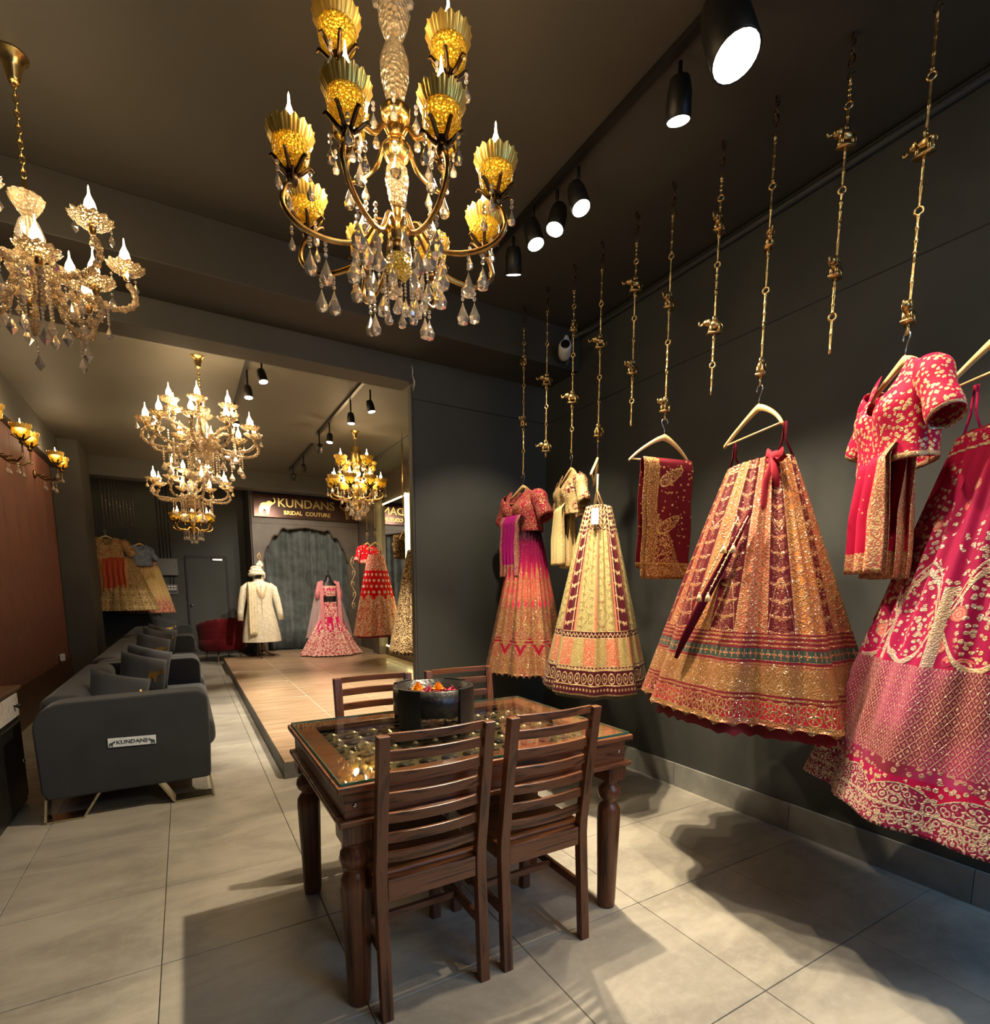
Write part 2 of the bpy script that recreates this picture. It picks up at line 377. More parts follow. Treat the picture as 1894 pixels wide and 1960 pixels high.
def f_cblouse(u, v, c):
    fg = filig(c, 34); bl, _, _2 = blossoms(c, 30, .42); g = mx(fg * .8, bl)
    base = mix(sm(noise(c, 9, 1), .50, .60), (.09, .005, .010), (.36, .30, .12))
    return mix(g, base, (.52, .34, .15)), g * .7, g
def f_goldblouse(u, v, c):
    fg = filig(c, 30); return mix(fg, (.30, .12, .05), (.66, .47, .20)), fg * .7, fg
def f_dupatta(u, v, c):
    # folded maroon cloth: gold border left and foot, paisleys
    u = 1 - u; fg = filig(c, 48); left = u < .24; foot = v < .13; bd = mx(left, foot)
    def pais(cx, cy):
        x = u - cx; y = (v - cy) * 2.1; xr = x * .87 + y * .5; yr = y * .87 - x * .5
        r = M_('SQRT', xr * xr * .55 + yr * yr * (4.5 + xr * 9.0)); return r
    p1, p2 = pais(.52, .85), pais(.50, .46); pin = mx(p1 < .20, p2 < .20) * (1 - bd); pl = mx(near(p1, .20, .02), near(p2, .20, .02)) * (1 - bd)
    bl, _, _2 = blossoms(c, 42, .30); sc = bl * (v > .28) * (1 - bd) * (noise(c, 14, 1) > .42)
    g = mx(mx(bd * fg, pin * fg), mx(pl, sc)); ln = near(u, .24, .010) * (v > .13) + near(v, .13, .005); g = mx(g, ln)
    base = mix(bd, (.10, .002, .008), (.17, .06, .02))
    return mix(g, base, (.50, .29, .09)), g * .85, g
def f_drape(base, gcol, border=.12):
    def f(u, v, c):
        fg = filig(c, 44); bd = mx(v < border, (ab(u - .5) > .5 - border * .8)); g = bd * mx(fg, .3); g = mx(g, (voro(c, 26)[0] < .10) * .8)
        return mix(g, base, gcol), g * .6, g
    return f
for nm, fn in (('g_maroon_gold', f_maroon_gold), ('g_pink_orange', f_pink_orange), ('g_cream', f_cream), ('g_pink', f_pink), ('g_gold', f_gold),
               ('g_yellow', f_yellow), ('g_brown', f_brown), ('g_reddots', f_reddots), ('g_reddots_blouse', f_reddots_blouse), ('g_pinkbridal', f_pinkbridal),
               ('g_pinkblouse', f_pinkblouse), ('g_poblouse', f_poblouse), ('g_cblouse', f_cblouse), ('g_goldblouse', f_goldblouse), ('g_dupatta', f_dupatta),
               ('g_drape_magenta', f_drape((.40, .008, .19), (.50, .28, .10), .2)), ('g_drape_pink', f_drape((.42, .003, .045), (.66, .44, .20), .17)),
               ('g_drape_cream', f_drape((.46, .38, .18), (.62, .42, .18), .14)), ('g_drape_orange', f_drape((.42, .07, .03), (.66, .40, .14), .12)),
               ('g_drape_red', f_drape((.50, .02, .03), (.72, .40, .25), .12))):
    garment(nm, fn)

# ------------------------------------------------------------------ geometry helpers
class G:
    def __init__(s): s.v = []; s.f = []; s.uv = None
    def add(s, vs, fs, mtx=None):
        o = len(s.v)
        s.v += [tuple(mtx @ Vector(p)) for p in vs] if mtx is not None else [tuple(p) for p in vs]
        s.f += [tuple(i + o for i in f) for f in fs]; return s
    def join(s, g, mtx=None): return s.add(g.v, g.f, mtx)
    def box(s, x0, x1, y0, y1, z0, z1, mtx=None):
        v = [(x, y, z) for x in (x0, x1) for y in (y0, y1) for z in (z0, z1)]
        return s.add(v, [(0, 1, 3, 2), (4, 6, 7, 5), (0, 4, 5, 1), (2, 3, 7, 6), (0, 2, 6, 4), (1, 5, 7, 3)], mtx)
    def lathe(s, prof, n=16, mtx=None, flute=0, amp=0):
        vs = []; fs = []; k = len(prof)
        for i, (r, z) in enumerate(prof):
            for j in range(n):
                a = 2 * pi * j / n; rr = r * (1 + amp * cos(a * flute)) if flute else r
                vs.append((rr * cos(a), rr * sin(a), z))
        for i in range(k - 1):
            for j in range(n):
                j2 = (j + 1) % n; fs.append((i * n + j, i * n + j2, (i + 1) * n + j2, (i + 1) * n + j))
        if prof[0][0] > 1e-5: fs.append(tuple(range(n))[::-1])
        if prof[-1][0] > 1e-5: fs.append(tuple((k - 1) * n + j for j in range(n)))
        return s.add(vs, fs, mtx)
    def tube(s, pts, r, n=8, closed=False, mtx=None, flat=1.0):
        P = [Vector(p) for p in pts]; k = len(P); R = r if isinstance(r, (list, tuple)) else [r] * k
        vs = []; fs = []; up = None
        for i in range(k):
            if closed: t = P[(i + 1) % k] - P[i - 1]
            else: t = P[min(i + 1, k - 1)] - P[max(i - 1, 0)]
            t.normalize()
            if up is None: up = Vector((0, 0, 1)) if abs(t.z) < .9 else Vector((0, 1, 0))
            a = up - t * up.dot(t)
            if a.length < 1e-4: a = Vector((1, 0, 0)) - t * t.x
            a.normalize(); b = t.cross(a); up = a
            for j in range(n):
                g = 2 * pi * j / n; vs.append(P[i] + a * cos(g) * R[i] + b * sin(g) * R[i] * flat)
        m = k if closed else k - 1
        for i in range(m):
            i2 = (i + 1) % k
            for j in range(n): j2 = (j + 1) % n; fs.append((i * n + j, i * n + j2, i2 * n + j2, i2 * n + j))
        if not closed: fs.append(tuple(range(n))[::-1]); fs.append(tuple((k - 1) * n + j for j in range(n)))
        return s.add(vs, fs, mtx)
    def ball(s, c, rx, ry=None, rz=None, n=10, m=8, mtx=None):
        ry = rx if ry is None else ry; rz = rx if rz is None else rz
        vs = [(c[0], c[1], c[2] - rz)]; fs = []
        for i in range(1, m):
            p = -pi / 2 + pi * i / m
            for j in range(n): a = 2 * pi * j / n; vs.append((c[0] + rx * cos(p) * cos(a), c[1] + ry * cos(p) * sin(a), c[2] + rz * sin(p)))
        vs.append((c[0], c[1], c[2] + rz)); L = len(vs) - 1
        for j in range(n):
            fs.append((0, 1 + (j + 1) % n, 1 + j)); fs.append((L, L - n + j, L - n + (j + 1) % n))
        for i in range(m - 2):
            for j in range(n): j2 = (j + 1) % n; a = 1 + i * n; fs.append((a + j, a + j2, a + n + j2, a + n + j))
        return s.add(vs, fs, mtx)
    def mesh(s, name, mat, smooth=False, uv=None):
        me = bpy.data.meshes.new(name); me.from_pydata(s.v, [], s.f)
        for mm in (mat if isinstance(mat, (list, tuple)) else [mat]): me.materials.append(MATS[mm])
        if smooth: me.polygons.foreach_set('use_smooth', [True] * len(me.polygons))
        if uv is not None:
            l = me.uv_layers.new(name='UVMap'); idx = np.zeros(len(me.loops), dtype=np.int32); me.loops.foreach_get('vertex_index', idx)
            a = np.array(uv, dtype=np.float32)[idx]; l.data.foreach_set('uv', a.ravel())
        me.update(); return me
def link(name, data, parent=None, loc=(0, 0, 0), rot=(0, 0, 0), scale=(1, 1, 1)):
    o = bpy.data.objects.new(name, data); C.objects.link(o); o.location = loc; o.rotation_euler = rot; o.scale = scale
    if parent is not None: o.parent = parent
    return o
def ob(name, g, mat, parent=None, smooth=False, loc=(0, 0, 0), rot=(0, 0, 0), uv=None, bevel=0, seg=2, label=None):
    o = link(name, g.mesh(name, mat, smooth, uv), parent, loc, rot)
    if bevel:
        m = o.modifiers.new('b', 'BEVEL'); m.width = bevel; m.segments = seg; m.limit_method = 'ANGLE'; m.angle_limit = radians(40)
        if smooth or seg > 2: o.data.polygons.foreach_set('use_smooth', [True] * len(o.data.polygons)); wn = o.modifiers.new('n', 'WEIGHTED_NORMAL')
    if label: o['label'] = label
    return o
def tag(o, label, cat, group=None):
    o['label'] = label; o['category'] = cat
    if group: o['group'] = group
    return o
def thing(name, label, cat, loc=(0, 0, 0), rz=0, group=None):
    return tag(link(name, None, None, loc, (0, 0, rz)), label, cat, group)
def struct(name, g, mat, **k):
    o = ob(name, g, mat, **k); o['kind'] = 'structure'; return o
def tree(o, parent=None):
    c = o.copy(); C.objects.link(c)
    if parent is not None: c.parent = parent
    for ch in list(o.children): tree(ch, c)
    return c
def B(*a): return G().box(*a)
def arc(cx, cz, r, a0, a1, n, y=0): return [(cx + r * cos(a0 + (a1 - a0) * i / n), y, cz + r * sin(a0 + (a1 - a0) * i / n)) for i in range(n + 1)]
def text_geo(s, size, depth, off=0):
    cu = bpy.data.curves.new('t', 'FONT'); cu.body = s; cu.size = size; cu.extrude = depth; cu.offset = off; cu.align_x = 'CENTER'; cu.align_y = 'CENTER'; cu.resolution_u = 3
    o = bpy.data.objects.new('t', cu); C.objects.link(o); bpy.context.view_layer.update()
    dg = bpy.context.evaluated_depsgraph_get(); me = bpy.data.meshes.new_from_object(o.evaluated_get(dg))
    g = G(); g.add([tuple(v.co) for v in me.vertices], [tuple(p.vertices) for p in me.polygons])
    bpy.data.objects.remove(o); bpy.data.curves.remove(cu); bpy.data.meshes.remove(me); return g
UP = Matrix.Rotation(pi / 2, 4, 'X')            # text plane -> facing -Y

# ------------------------------------------------------------------ the setting
ZC = 3.5; XR = 2.965; XL = -1.5; YW = 4.16
fl_ = struct('floor', B(-1.7, 3.6, -2.6, 13.1, -.06, -.012), 'grout_dark')
tw, tl = .613, .610; gap = .0014
tile_me = {}
def tile(parent, name, x0, x1, y0, y1, zt, th, mat):
    k = (round(x1 - x0, 4), round(y1 - y0, 4), mat)
    if k not in tile_me:
        a, b = k[0] / 2 - gap, k[1] / 2 - gap; g = G(); e = .0015
        v = [(-a, -b, -th), (a, -b, -th), (a, b, -th), (-a, b, -th), (-a, -b, -e), (a, -b, -e), (a, b, -e), (-a, b, -e), (-a + e, -b + e, 0), (a - e, -b + e, 0), (a - e, b - e, 0), (-a + e, b - e, 0)]
        g.add(v, [(8, 9, 10, 11)] + [(i, (i + 1) % 4, 4 + (i + 1) % 4, 4 + i) for i in range(4)] + [(4 + i, 4 + (i + 1) % 4, 8 + (i + 1) % 4, 8 + i) for i in range(4)])
        tile_me[k] = g.mesh(name, mat)
    return link(name, tile_me[k], parent, ((x0 + x1) / 2, (y0 + y1) / 2, zt))
nt = 0
for i in range(-3, 6):
    x0 = -.165 + i * tw; x1 = x0 + tw
    if x0 > 3.0: continue
    x0c, x1c = max(x0, -1.5), min(x1, XR)
    if x1c - x0c < .05: continue
    for j in range(-1, 22):
        y0 = .986 - tl + j * tl + (tl * 0 if i % 2 else 0); y1 = y0 + tl
        if y0 > 4.3 and x0 > .6: continue
        tile(fl_, 'floor_tile', x0c, x1c, y0, y1, 0, .013, 'floor_tile'); nt += 1
struct('floor', B(-1.5, XR, -2.6, .37, -.05, -.0005), 'floor_tile')
struct('ceiling', B(-1.7, 3.7, -2.6, YW + .1, ZC, ZC + .1), 'ceiling_paint_shaded')
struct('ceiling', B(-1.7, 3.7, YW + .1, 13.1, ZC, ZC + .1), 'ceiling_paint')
struct('wall_right', B(XR, XR + .12, -2.6, YW + .1, 0, ZC), 'wall_paint')
struct('wall_left', B(XL - .1, XL, -2.6, 9.8, 0, ZC), 'dark_paint')
struct('trim_1', B(1.67, XR, YW, YW + .065, 0, ZC), 'wall_paint')['label'] = 'dark grey short wall beside the platform opening'
struct('wall_right', B(XR, 3.5, YW, YW + .065, 0, ZC), 'wall_paint')
struct('trim_2', B(1.655, 1.67, YW + .008, YW + .075, 0, 2.98), 'beam_paint')
struct('trim_3', B(XL, 1.67, YW, YW + .22, 3.015, ZC), 'beam_paint', bevel=.004)['label'] = 'lintel over the opening'
struct('trim_4', B(XL, XR, 3.70, YW, 3.19, ZC), 'ceiling_paint_shaded', bevel=.004)['label'] = 'deep ceiling beam in front of the lintel'
struct('wall_back', B(-1.7, 1.25, 12.9, 13.05, 0, ZC), 'wall_paint')
struct('wall_right', B(3.37, 3.5, YW, 12.0, 0, ZC), 'panel_brown')
struct('wall_left', B(-1.7, -1.6, 9.8, 13, 0, ZC), 'dark_paint')
struct('trim_5', B(XL, -1.17, 9.8, 10.75, 0, ZC), 'beam_paint')['label'] = 'square column beside the panelled wall'
struct('trim_6', B(-1.6, 3.37, 10.75, 11.05, 3.2, ZC), 'beam_paint')['label'] = 'cross beam in front of the sign wall'
struct('trim_7', B(XL, -1.4, YW + .22, 9.8, 3.09, ZC), 'beam_paint')['label'] = 'beam along the left wall'
struct('trim_8', B(1.22, 1.30, 11.75, 12.9, 0, ZC), 'beam_paint')
# burgundy wood panels on the left wall
pl_ = tag(link('wall_panelling', None, None, (XL, 0, 0)), 'reddish brown wood panelling on the left wall under the sconces', 'panelling')
ys = np.linspace(4.6, 9.6, 11)
for a, b2 in zip(ys[:-1], ys[1:]):
    ob('wood_panel', B(0.001, .02, -.248, .248, .42, 3.08), 'panel_wood', pl_, loc=(0, (a + b2) / 2, 0), bevel=.002)
ob('base_panel', B(.001, .03, 4.5, 9.7, 0, .415), 'brown_wood', pl_)
# skirting (right wall)
sk = struct('baseboard_right', B(XR - .004, XR, -2.4, YW, 0, .16), 'kerb')
for j in range(0, 6):
    y0 = -.84 + j * .6 * 1.4
    y1 = min(y0 + .838, YW)
    ob('skirting_tile', B(-.014, 0, 0, y1 - y0, 0, .165), 'skirting', sk, loc=(XR - .002, y0, 0), bevel=.002)
struct('baseboard_back', B(1.67, XR - .016, YW - .012, YW, 0, .165), 'skirting')
# panel joints on the dark walls (shallow recessed lines as slim strips)
struct('trim_9', B(XR - .0015, XR, -2.5, YW, 2.888, 2.893), 'black_metal')
struct('trim_10', B(1.67, XR, YW - .0015, YW, 2.888, 2.893), 'black_metal')
# conduit near the ceiling
g = G(); g.tube([(2.945, -2.4, 3.455), (2.945, 3.35, 3.455), (2.94, 3.52, 3.45), (2.90, 3.62, 3.44), (2.86, 3.675, 3.41), (2.84, 3.685, 3.36), (2.84, 3.685, 3.25), (2.82, 3.69, 3.20)], .019, 8)
tag(ob('conduit_pipe', g, 'pipe_paint', smooth=True), 'dark painted conduit pipe running along the top of the right wall', 'pipe')
g = G(); random.seed(3)
pts = [(1.665, YW - .004, 3.14), (1.67, YW - .004, 3.10), (1.668, YW - .004, 3.06), (1.682, YW - .004, 3.02), (1.68, YW - .004, 2.99), (1.668, YW - .004, 2.95)]
g.tube(pts, [.003, .008, .006, .013, .012, .002], 6, flat=.5)
tag(ob('peeled_plaster', g, 'plaster'), 'patch of peeled white plaster where lintel meets short wall', 'plaster')

# security camera
cc = thing('security_camera', 'white bullet security camera mounted on the ceiling beam', 'camera', (2.75, 3.70, 3.33))
g = G().ball((0, 0, 0), .03, .02, .055); ob('mount', g, 'white_plastic', cc, True, loc=(.06, -.02, .05))
g = G().tube([(.06, -.03, .02), (.05, -.07, -.02), (.0, -.09, -.05)], .014); ob('arm', g, 'white_plastic', cc, True)
g = G().lathe([(0, -.07), (.042, -.07), (.05, -.04), (.05, .05), (.043, .075), (.034, .078)], 20)
ob('body', g, 'white_plastic', cc, True, loc=(-.03, -.12, -.07), rot=(radians(78), 0, radians(-35)))
g = G().lathe([(0, .070), (.036, .079), (.030, .082), (0, .084)], 18); ob('lens', g, 'lens_black', cc, True, loc=(-.03, -.12, -.07), rot=(radians(78), 0, radians(-35)))

# platform
pf = link('platform', None); tag(pf, 'low stage faced with wood-look tiles behind the dining table', 'platform')
ob('plinth', B(.555, 1.65, 4.05, 11.0, 0, .118), 'kerb', pf, bevel=.002)
ob('plinth', B(1.65, 3.36, YW + .17, 12.2, 0, .117), 'kerb', pf); ob('plinth', B(1.25, 1.65, 11.0, 12.2, 0, .117), 'kerb', pf)
ob('bedding', B(.562, 1.65, 4.06, 10.99, .118, .1235), 'grout_light', pf); ob('bedding', B(1.65, 3.355, YW + .18, 11.69, .118, .1235), 'grout_light', pf)
xs = [.555, 1.2, 1.825, 2.45, 3.07, 3.36]; gap = .006
for i in range(5):
    y = 4.05 if xs[i] < 1.6 else YW + .18; k = 0
    first = .62 if i % 2 else 1.24
    while y < 10.97:
        y1 = min(y + (first if k == 0 else 1.24) / 1.0, 11.0)
        tile(pf, 'stage_tile', xs[i], xs[i + 1], y, y1, .129, .006, 'platform_tile'); y = y1; k += 1
for i in range(1, 5): tile(pf, 'stage_tile', xs[i] + (.06 if i == 1 else 0), xs[i + 1], 11.0, 11.68, .129, .006, 'platform_tile')

# ------------------------------------------------------------------ sign wall, arch, curtain
def arch_z(x, x0=1.43, x1=3.12):
    t = (x - (x0 + x1) / 2) / ((x1 - x0) / 2); a = abs(t)
    cusps = [(1.0, 1.95), (.86, 2.28), (.66, 2.47), (.44, 2.60), (0, 2.66)]
    for (a1, z1), (a0, z0) in zip(cusps[:-1], cusps[1:]):
        if a0 <= a <= a1:
            s = (a1 - a) / (a1 - a0); base = z1 + (z0 - z1) * s
            return base + (.085 * sin(pi * s) if a0 > 0 else .0)
    return 1.95
sw = tag(link('sign_wall', None, None, (0, 11.7, 0)), 'brown wall with a scalloped arch opening below the shop sign', 'wall')
g = G(); X0, X1 = 1.25, 3.36; xa, xb = 1.43, 3.12; ztop = 3.22; N = 96; th = .10
cols = [(X0, None), (xa - 1e-4, None)] + [(xa + (xb - xa) * i / N, arch_z(xa + (xb - xa) * i / N)) for i in range(N + 1)] + [(xb + 1e-4, None), (X1, None)]
for (xA, zA), (xB, zB) in zip(cols[:-1], cols[1:]):
    za = .118 if zA is None else zA; zb = .118 if zB is None else zB
    if (zA is None) != (zB is None): continue
    v = [(xA, 0, za), (xB, 0, zb), (xB, 0, ztop), (xA, 0, ztop), (xA, th, za), (xB, th, zb), (xB, th, ztop), (xA, th, ztop)]
    g.add(v, [(0, 1, 2, 3), (5, 4, 7, 6), (0, 4, 5, 1), (3, 2, 6, 7)])
ob('arch_surround', g, 'panel_brown', sw)
g = G().tube([(xa + (xb - xa) * i / N, -.008, arch_z(xa + (xb - xa) * i / N)) for i in range(N + 1)], .014, 6)
ob('arch_moulding', g, 'panel_brown', sw, True)
ob('moulding', B(X0, X1, -.02, 0, 2.70, 2.74), 'panel_brown', sw)
ob('backdrop', B(X0, X1, .6, .62, .118, 3.2), 'dark_paint', sw)
# curtain
g = G(); uv = []; NX, NZ = 260, 6
for k in range(NZ + 1):
    for i in range(NX + 1):
        x = 1.30 + 2.0 * i / NX; z = .135 + 2.7 * k / NZ
        ph = x * 26 + 1.6 * sin(x * 5.1) + .8 * sin(x * 13); y = .055 * sin(ph) + .018 * sin(ph * 2.1 + 1) + .02 * sin(x * 7) * (1 - k / NZ)
        g.v.append((x, y, z))
for k in range(NZ):
    for i in range(NX): a = k * (NX + 1) + i; g.f.append((a, a + 1, a + NX + 2, a + NX + 1))
cu = ob('curtain', g, 'curtain_grey', None, True, loc=(0, 11.95, 0)); tag(cu, 'long slate grey curtain filling the scalloped arch', 'curtain')
cu.modifiers.new('s', 'SOLIDIFY').thickness = .004
# elephant emblem outline (side view, trunk up): x to the right, z up, unit height 1
ELE = [(.04, 0), (.17, 0), (.20, .20), (.26, .27), (.36, .27), (.42, .18), (.43, 0), (.57, 0), (.60, .22), (.66, .42), (.74, .55), (.86, .60), (.97, .70), (1.0, .83),
       (.94, .97), (.86, 1.0), (.83, .95), (.90, .90), (.92, .82), (.88, .73), (.80, .70), (.72, .76), (.60, .80), (.50, .74), (.42, .68), (.26, .68), (.12, .60), (.04, .42), (.0, .22)]
def emblem(h, t, flip=False):
    g = G(); n = len(ELE); s = -1 if flip else 1
    P = [(s * (x - .5) * h * .95, z * h) for x, z in ELE]
    vs = [(x, 0, z) for x, z in P] + [(x, t, z) for x, z in P]
    bm = bmesh.new(); f = [bm.verts.new(v) for v in vs[:n]]; fa = bm.faces.new(f); bmesh.ops.triangulate(bm, faces=[fa]); bm.verts.index_update()
    tris = [tuple(v.index for v in q.verts) for q in bm.faces]; bm.free()
    g.add(vs, tris + [tuple(i + n for i in q[::-1]) for q in tris] + [(i, i + n, (i + 1) % n + n, (i + 1) % n) for i in range(n)]); return g
sg = thing('shop_sign', 'dark copper sign board lettered KUNDANS BRIDAL COUTURE between gold elephants', 'sign', (2.32, 11.60, 2.815))
ob('board', B(-1.03, 1.03, .0, .07, 0, .45), 'sign_copper' if 'sign_copper' in MATS else 'panel_brown', sg, bevel=.003)
simple('sign_copper', (.085, .042, .032), .22, .6, var=.3, vs=2); sg.children[0].data.materials[0] = MATS['sign_copper']
g = text_geo('KUNDANS', .235, .006, .003); ob('main_letters', g, 'gold_metal', sg, loc=(-.03, -.006, .285), rot=(pi / 2, 0, 0), label='gold letters KUNDANS')
g = text_geo('BRIDAL  COUTURE', .108, .005, .0035); ob('small_letters', g, 'gold_metal', sg, loc=(-.02, -.006, .10), rot=(pi / 2, 0, 0), label='small gold letters BRIDAL COUTURE')
ob('elephant_emblem', emblem(.33, .02), 'gold_metal', sg, loc=(-.78, -.022, .05)); ob('elephant_emblem', emblem(.33, .02, True), 'gold_metal', sg, loc=(.80, -.022, .05))
# gold scroll ornaments each side of the arch
def scroll(h):
    g = G(); n = 5
    for k in range(n):
        z = k * h / n; s = 1 if k % 2 else -1; H = h / n
        pts = [(s * .045 * sin(pi * t / 10) * (1 if t < 14 else .6), 0, z + H * t / 11) for t in range(12)]
        g.tube(pts, .011, 6)
        pts = [(s * (.045 - .03 * (1 - cos(a))) * cos(a * .5) - s * .01, 0, z + H * .45 + .04 * sin(a)) for a in np.linspace(0, 5.2, 14)]
        g.tube(pts, [.010 * (1 - .6 * i / 13) + .003 for i in range(14)], 6)
    return g
for x, z0, h, lb in ((1.36, 1.35, .78, 'gilded scroll ornament on the wall above the cream coat'), (3.22, .95, 1.15, 'gilded scroll ornament on the wall beside the red dresses')):
    tag(ob('scroll_ornament', scroll(h), 'cord_gold', None, True, loc=(x, 11.685, z0)), lb, 'ornament')

ORD = ('first', 'second', 'third', 'fourth', 'fifth', 'sixth', 'seventh', 'eighth', 'ninth', 'tenth')
# door, boxes on the far wall
dr = link('door_1', None, None, (.06, 12.9, 0)); dr['kind'] = 'structure'
ob('door_leaf', B(.03, .75, -.03, 0, 0, 2.04), 'wall_paint', dr, bevel=.003)
for a in ((0, .03), (.75, .79)): ob('door_frame', B(a[0], a[1], -.05, 0, 0, 2.09), 'dark_paint', dr)
ob('door_frame', B(.03, .75, -.05, 0, 2.045, 2.09), 'dark_paint', dr)
g = G().ball((0, 0, 0), .03); g.lathe([(.028, 0), (.028, .01)], 12, Matrix.Translation((0, .028, 0)) @ Matrix.Rotation(pi / 2, 4, 'X')); ob('door_knob', g, 'steel', dr, True, loc=(.07, -.06, 1.06))
g = B(.50, .70, -.08, -.03, 1.985, 2.035); ob('door_closer', g, 'steel', dr, bevel=.006)
eb = thing('electrical_box', 'large grey metal electrical cabinet on the far wall beside the door', 'electrical box', (-.45, 12.9, 1.67))
ob('cabinet', B(0, .38, -.12, -.001, 0, .34), 'grey_metal', eb, bevel=.004); ob('cabinet_door', B(.01, .37, -.13, -.12, .01, .33), 'grey_metal', eb, bevel=.003); ob('lock', G().ball((.34, -.132, .17), .008), 'steel', eb)
eb = thing('switch_panel', 'small grey switch panel below the electrical cabinet', 'switch panel', (-.30, 12.9, 1.29))
ob('plate', B(0, .20, -.04, -.001, 0, .20), 'grey_metal', eb, bevel=.004)
for i in range(3):
    for j in range(3): ob('switch', B(-.02, .02, -.008, 0, -.014, .014), 'white_plastic' if j else 'black_metal', eb, loc=(.045 + .055 * i, -.04, .05 + .055 * j))
for i in range(4): tag(ob('wiring_conduit', G().tube([(-.36 + i * .06, 12.885, 2.01), (-.36 + i * .06, 12.885, 3.5)], .01, 6), 'pipe_paint', None, True), '%s thin dark conduit from the left rising from the electrical cabinet' % ORD[i], 'conduit', 'conduits above the electrical cabinet')
for i in range(2): tag(ob('wiring_conduit', G().tube([(-.22 + i * .06, 12.885, 1.495), (-.22 + i * .06, 12.885, 1.665)], .01, 6), 'pipe_paint', None, True), ('left', 'right')[i] + ' short conduit between electrical cabinet and switch panel', 'conduit', 'short conduits')

# mirror wall with LED edge
mr = thing('lit_mirror', 'tall wall mirror edged with glowing yellow LED strips behind the short wall', 'mirror', (3.36, 8.65, .30))
ob('mirror_pane', B(-.05, -.03, 0, 1.22, .04, 2.64), 'mirror', mr)
for n_, bb in (('led_strip', (-.085, -.012, -.055, -.02, 0, 2.68)), ('led_strip', (-.03, -.012, 1.24, 1.26, 0, 2.68)), ('led_strip', (-.03, -.012, -.05, 1.26, 2.66, 2.68)), ('led_strip', (-.03, -.012, -.05, 1.26, 0, .02))):
    ob(n_, B(*bb), 'led', mr)
ob('backing', B(-.03, -.001, .0, 1.22, .03, 2.65), 'black_metal', mr)
ob('pilaster', B(-.14, -.001, 1.35, 1.75, -.17, 3.2), 'panel_brown', mr); ob('pilaster', B(-.012, -.001, -.9, -.10, -.17, 3.2), 'panel_brown', mr)

# ------------------------------------------------------------------ ceiling fixtures
def vent(x, y0, y1, lb):
    t = thing('air_slot', lb, 'vent', (x, (y0 + y1) / 2, ZC)); L = (y1 - y0) / 2
    ob('frame', G().box(-.05, .05, -L, L, -.012, -.001), 'beam_paint', t)
    for i in range(2): ob('slot', B(-.035 + i * .04, -.008 + i * .04, -L + .03, L - .03, -.014, -.012), 'black_metal', t)
vent(2.86, 7.2, 9.0, 'long linear air vent slot in the rear ceiling by the mirror')
head_body = G().lathe([(0, .06), (.03, .06), (.033, .055), (.040, .02), (.040, -.050), (.037, -.052), (.037, -.045), (0, -.045)], 20)
hb_me = head_body.mesh('housing', 'black_metal', True)
face_me = G().lathe([(0, -.0505), (.0365, -.0505)], 20).mesh('lamp_face', 'spot_face', True)
br_me = G().box(-.01, .01, -.006, .006, .05, .12).mesh('bracket', 'black_metal')
nspot = [0]
def track(x, y0, y1, lb):
    tag(ob('lighting_track', B(-.017, .017, -(y1 - y0) / 2, (y1 - y0) / 2, -.03, -.001), 'black_metal', None, loc=(x, (y0 + y1) / 2, ZC)), lb, 'track')
def spothead(loc, target, lb, power, ang, col=SPOT_COL, blend=.5, sc=1.0, group=None):
    t = thing('track_spotlight', lb, 'spotlight', (loc[0], loc[1], ZC - .03), 0, group)
    d = (Vector(target) - Vector(loc)).normalized(); q = d.to_track_quat('-Z', 'Y').to_euler()
    L = Vector(loc) - Vector(t.location)
    h = link('housing', hb_me, t, L, q, (sc,) * 3); f = link('lamp_face', face_me, h)
    top = L - d * .05 * sc; g = G().tube([(0, 0, 0), (0, 0, min(-.02, top.z + .03)), tuple(top)], .009, 6); ob('bracket', g, 'black_metal', t, True)
    if power:
        s = spot('track_light', tuple(Vector(loc) + d * .10 * sc), target, power, ang, blend, col); s['label'] = 'beam of a track spotlight'
track(1.80, .2, 3.15, 'long black lighting track on the front ceiling above the hanging garments')
FRONT = [((1.83, 2.924, 3.33), (2.35, 3.7, .9), 'track spotlight farthest from the viewer over the garments, its face half seen', 110, 80, 1.2),
         ((1.79, 2.656, 3.33), (2.05, 1.7, .2), 'second track spotlight from the far end, tall oval face', 115, 85, 1.2),
         ((1.83, 2.494, 3.33), (.75, 2.15, .0), 'third track spotlight from the far end, aimed down at the table', 420, 105, 1.2),
         ((1.83, 2.319, 3.33), (1.95, 1.0, .0), 'fourth track spotlight, bright and starry just right of the big chandelier', 185, 90, 1.2),
         ((1.84, 1.70, 3.33), (2.30, 2.1, .8), 'small round track spotlight just left of the brightest lamp', 95, 80, 1.2),
         ((1.78, 1.43, 3.33), (1.75, .55, .9), 'brightest overexposed track spotlight at the top of the photo', 135, 90, 2.1)]
for loc, tg, lb, pw, an, sc_ in FRONT: spothead(loc, tg, lb, pw, an, sc=sc_)
spothead((1.80, .75, 3.33), (2.35, .75, 1.0), 'track spotlight just beyond the top edge above the pink skirt', 68, 85)
for x, yl, lb in ((.65, (5.2, 7.2), 'short black lighting track behind the two-tier chandelier'), (1.72, (5.6, 7.75), 'lighting track on the rear ceiling left of the far gold chandelier'), (1.76, (8.3, 10.2), 'farthest lighting track near the cross beam')):
    track(x, yl[0], yl[1], lb)
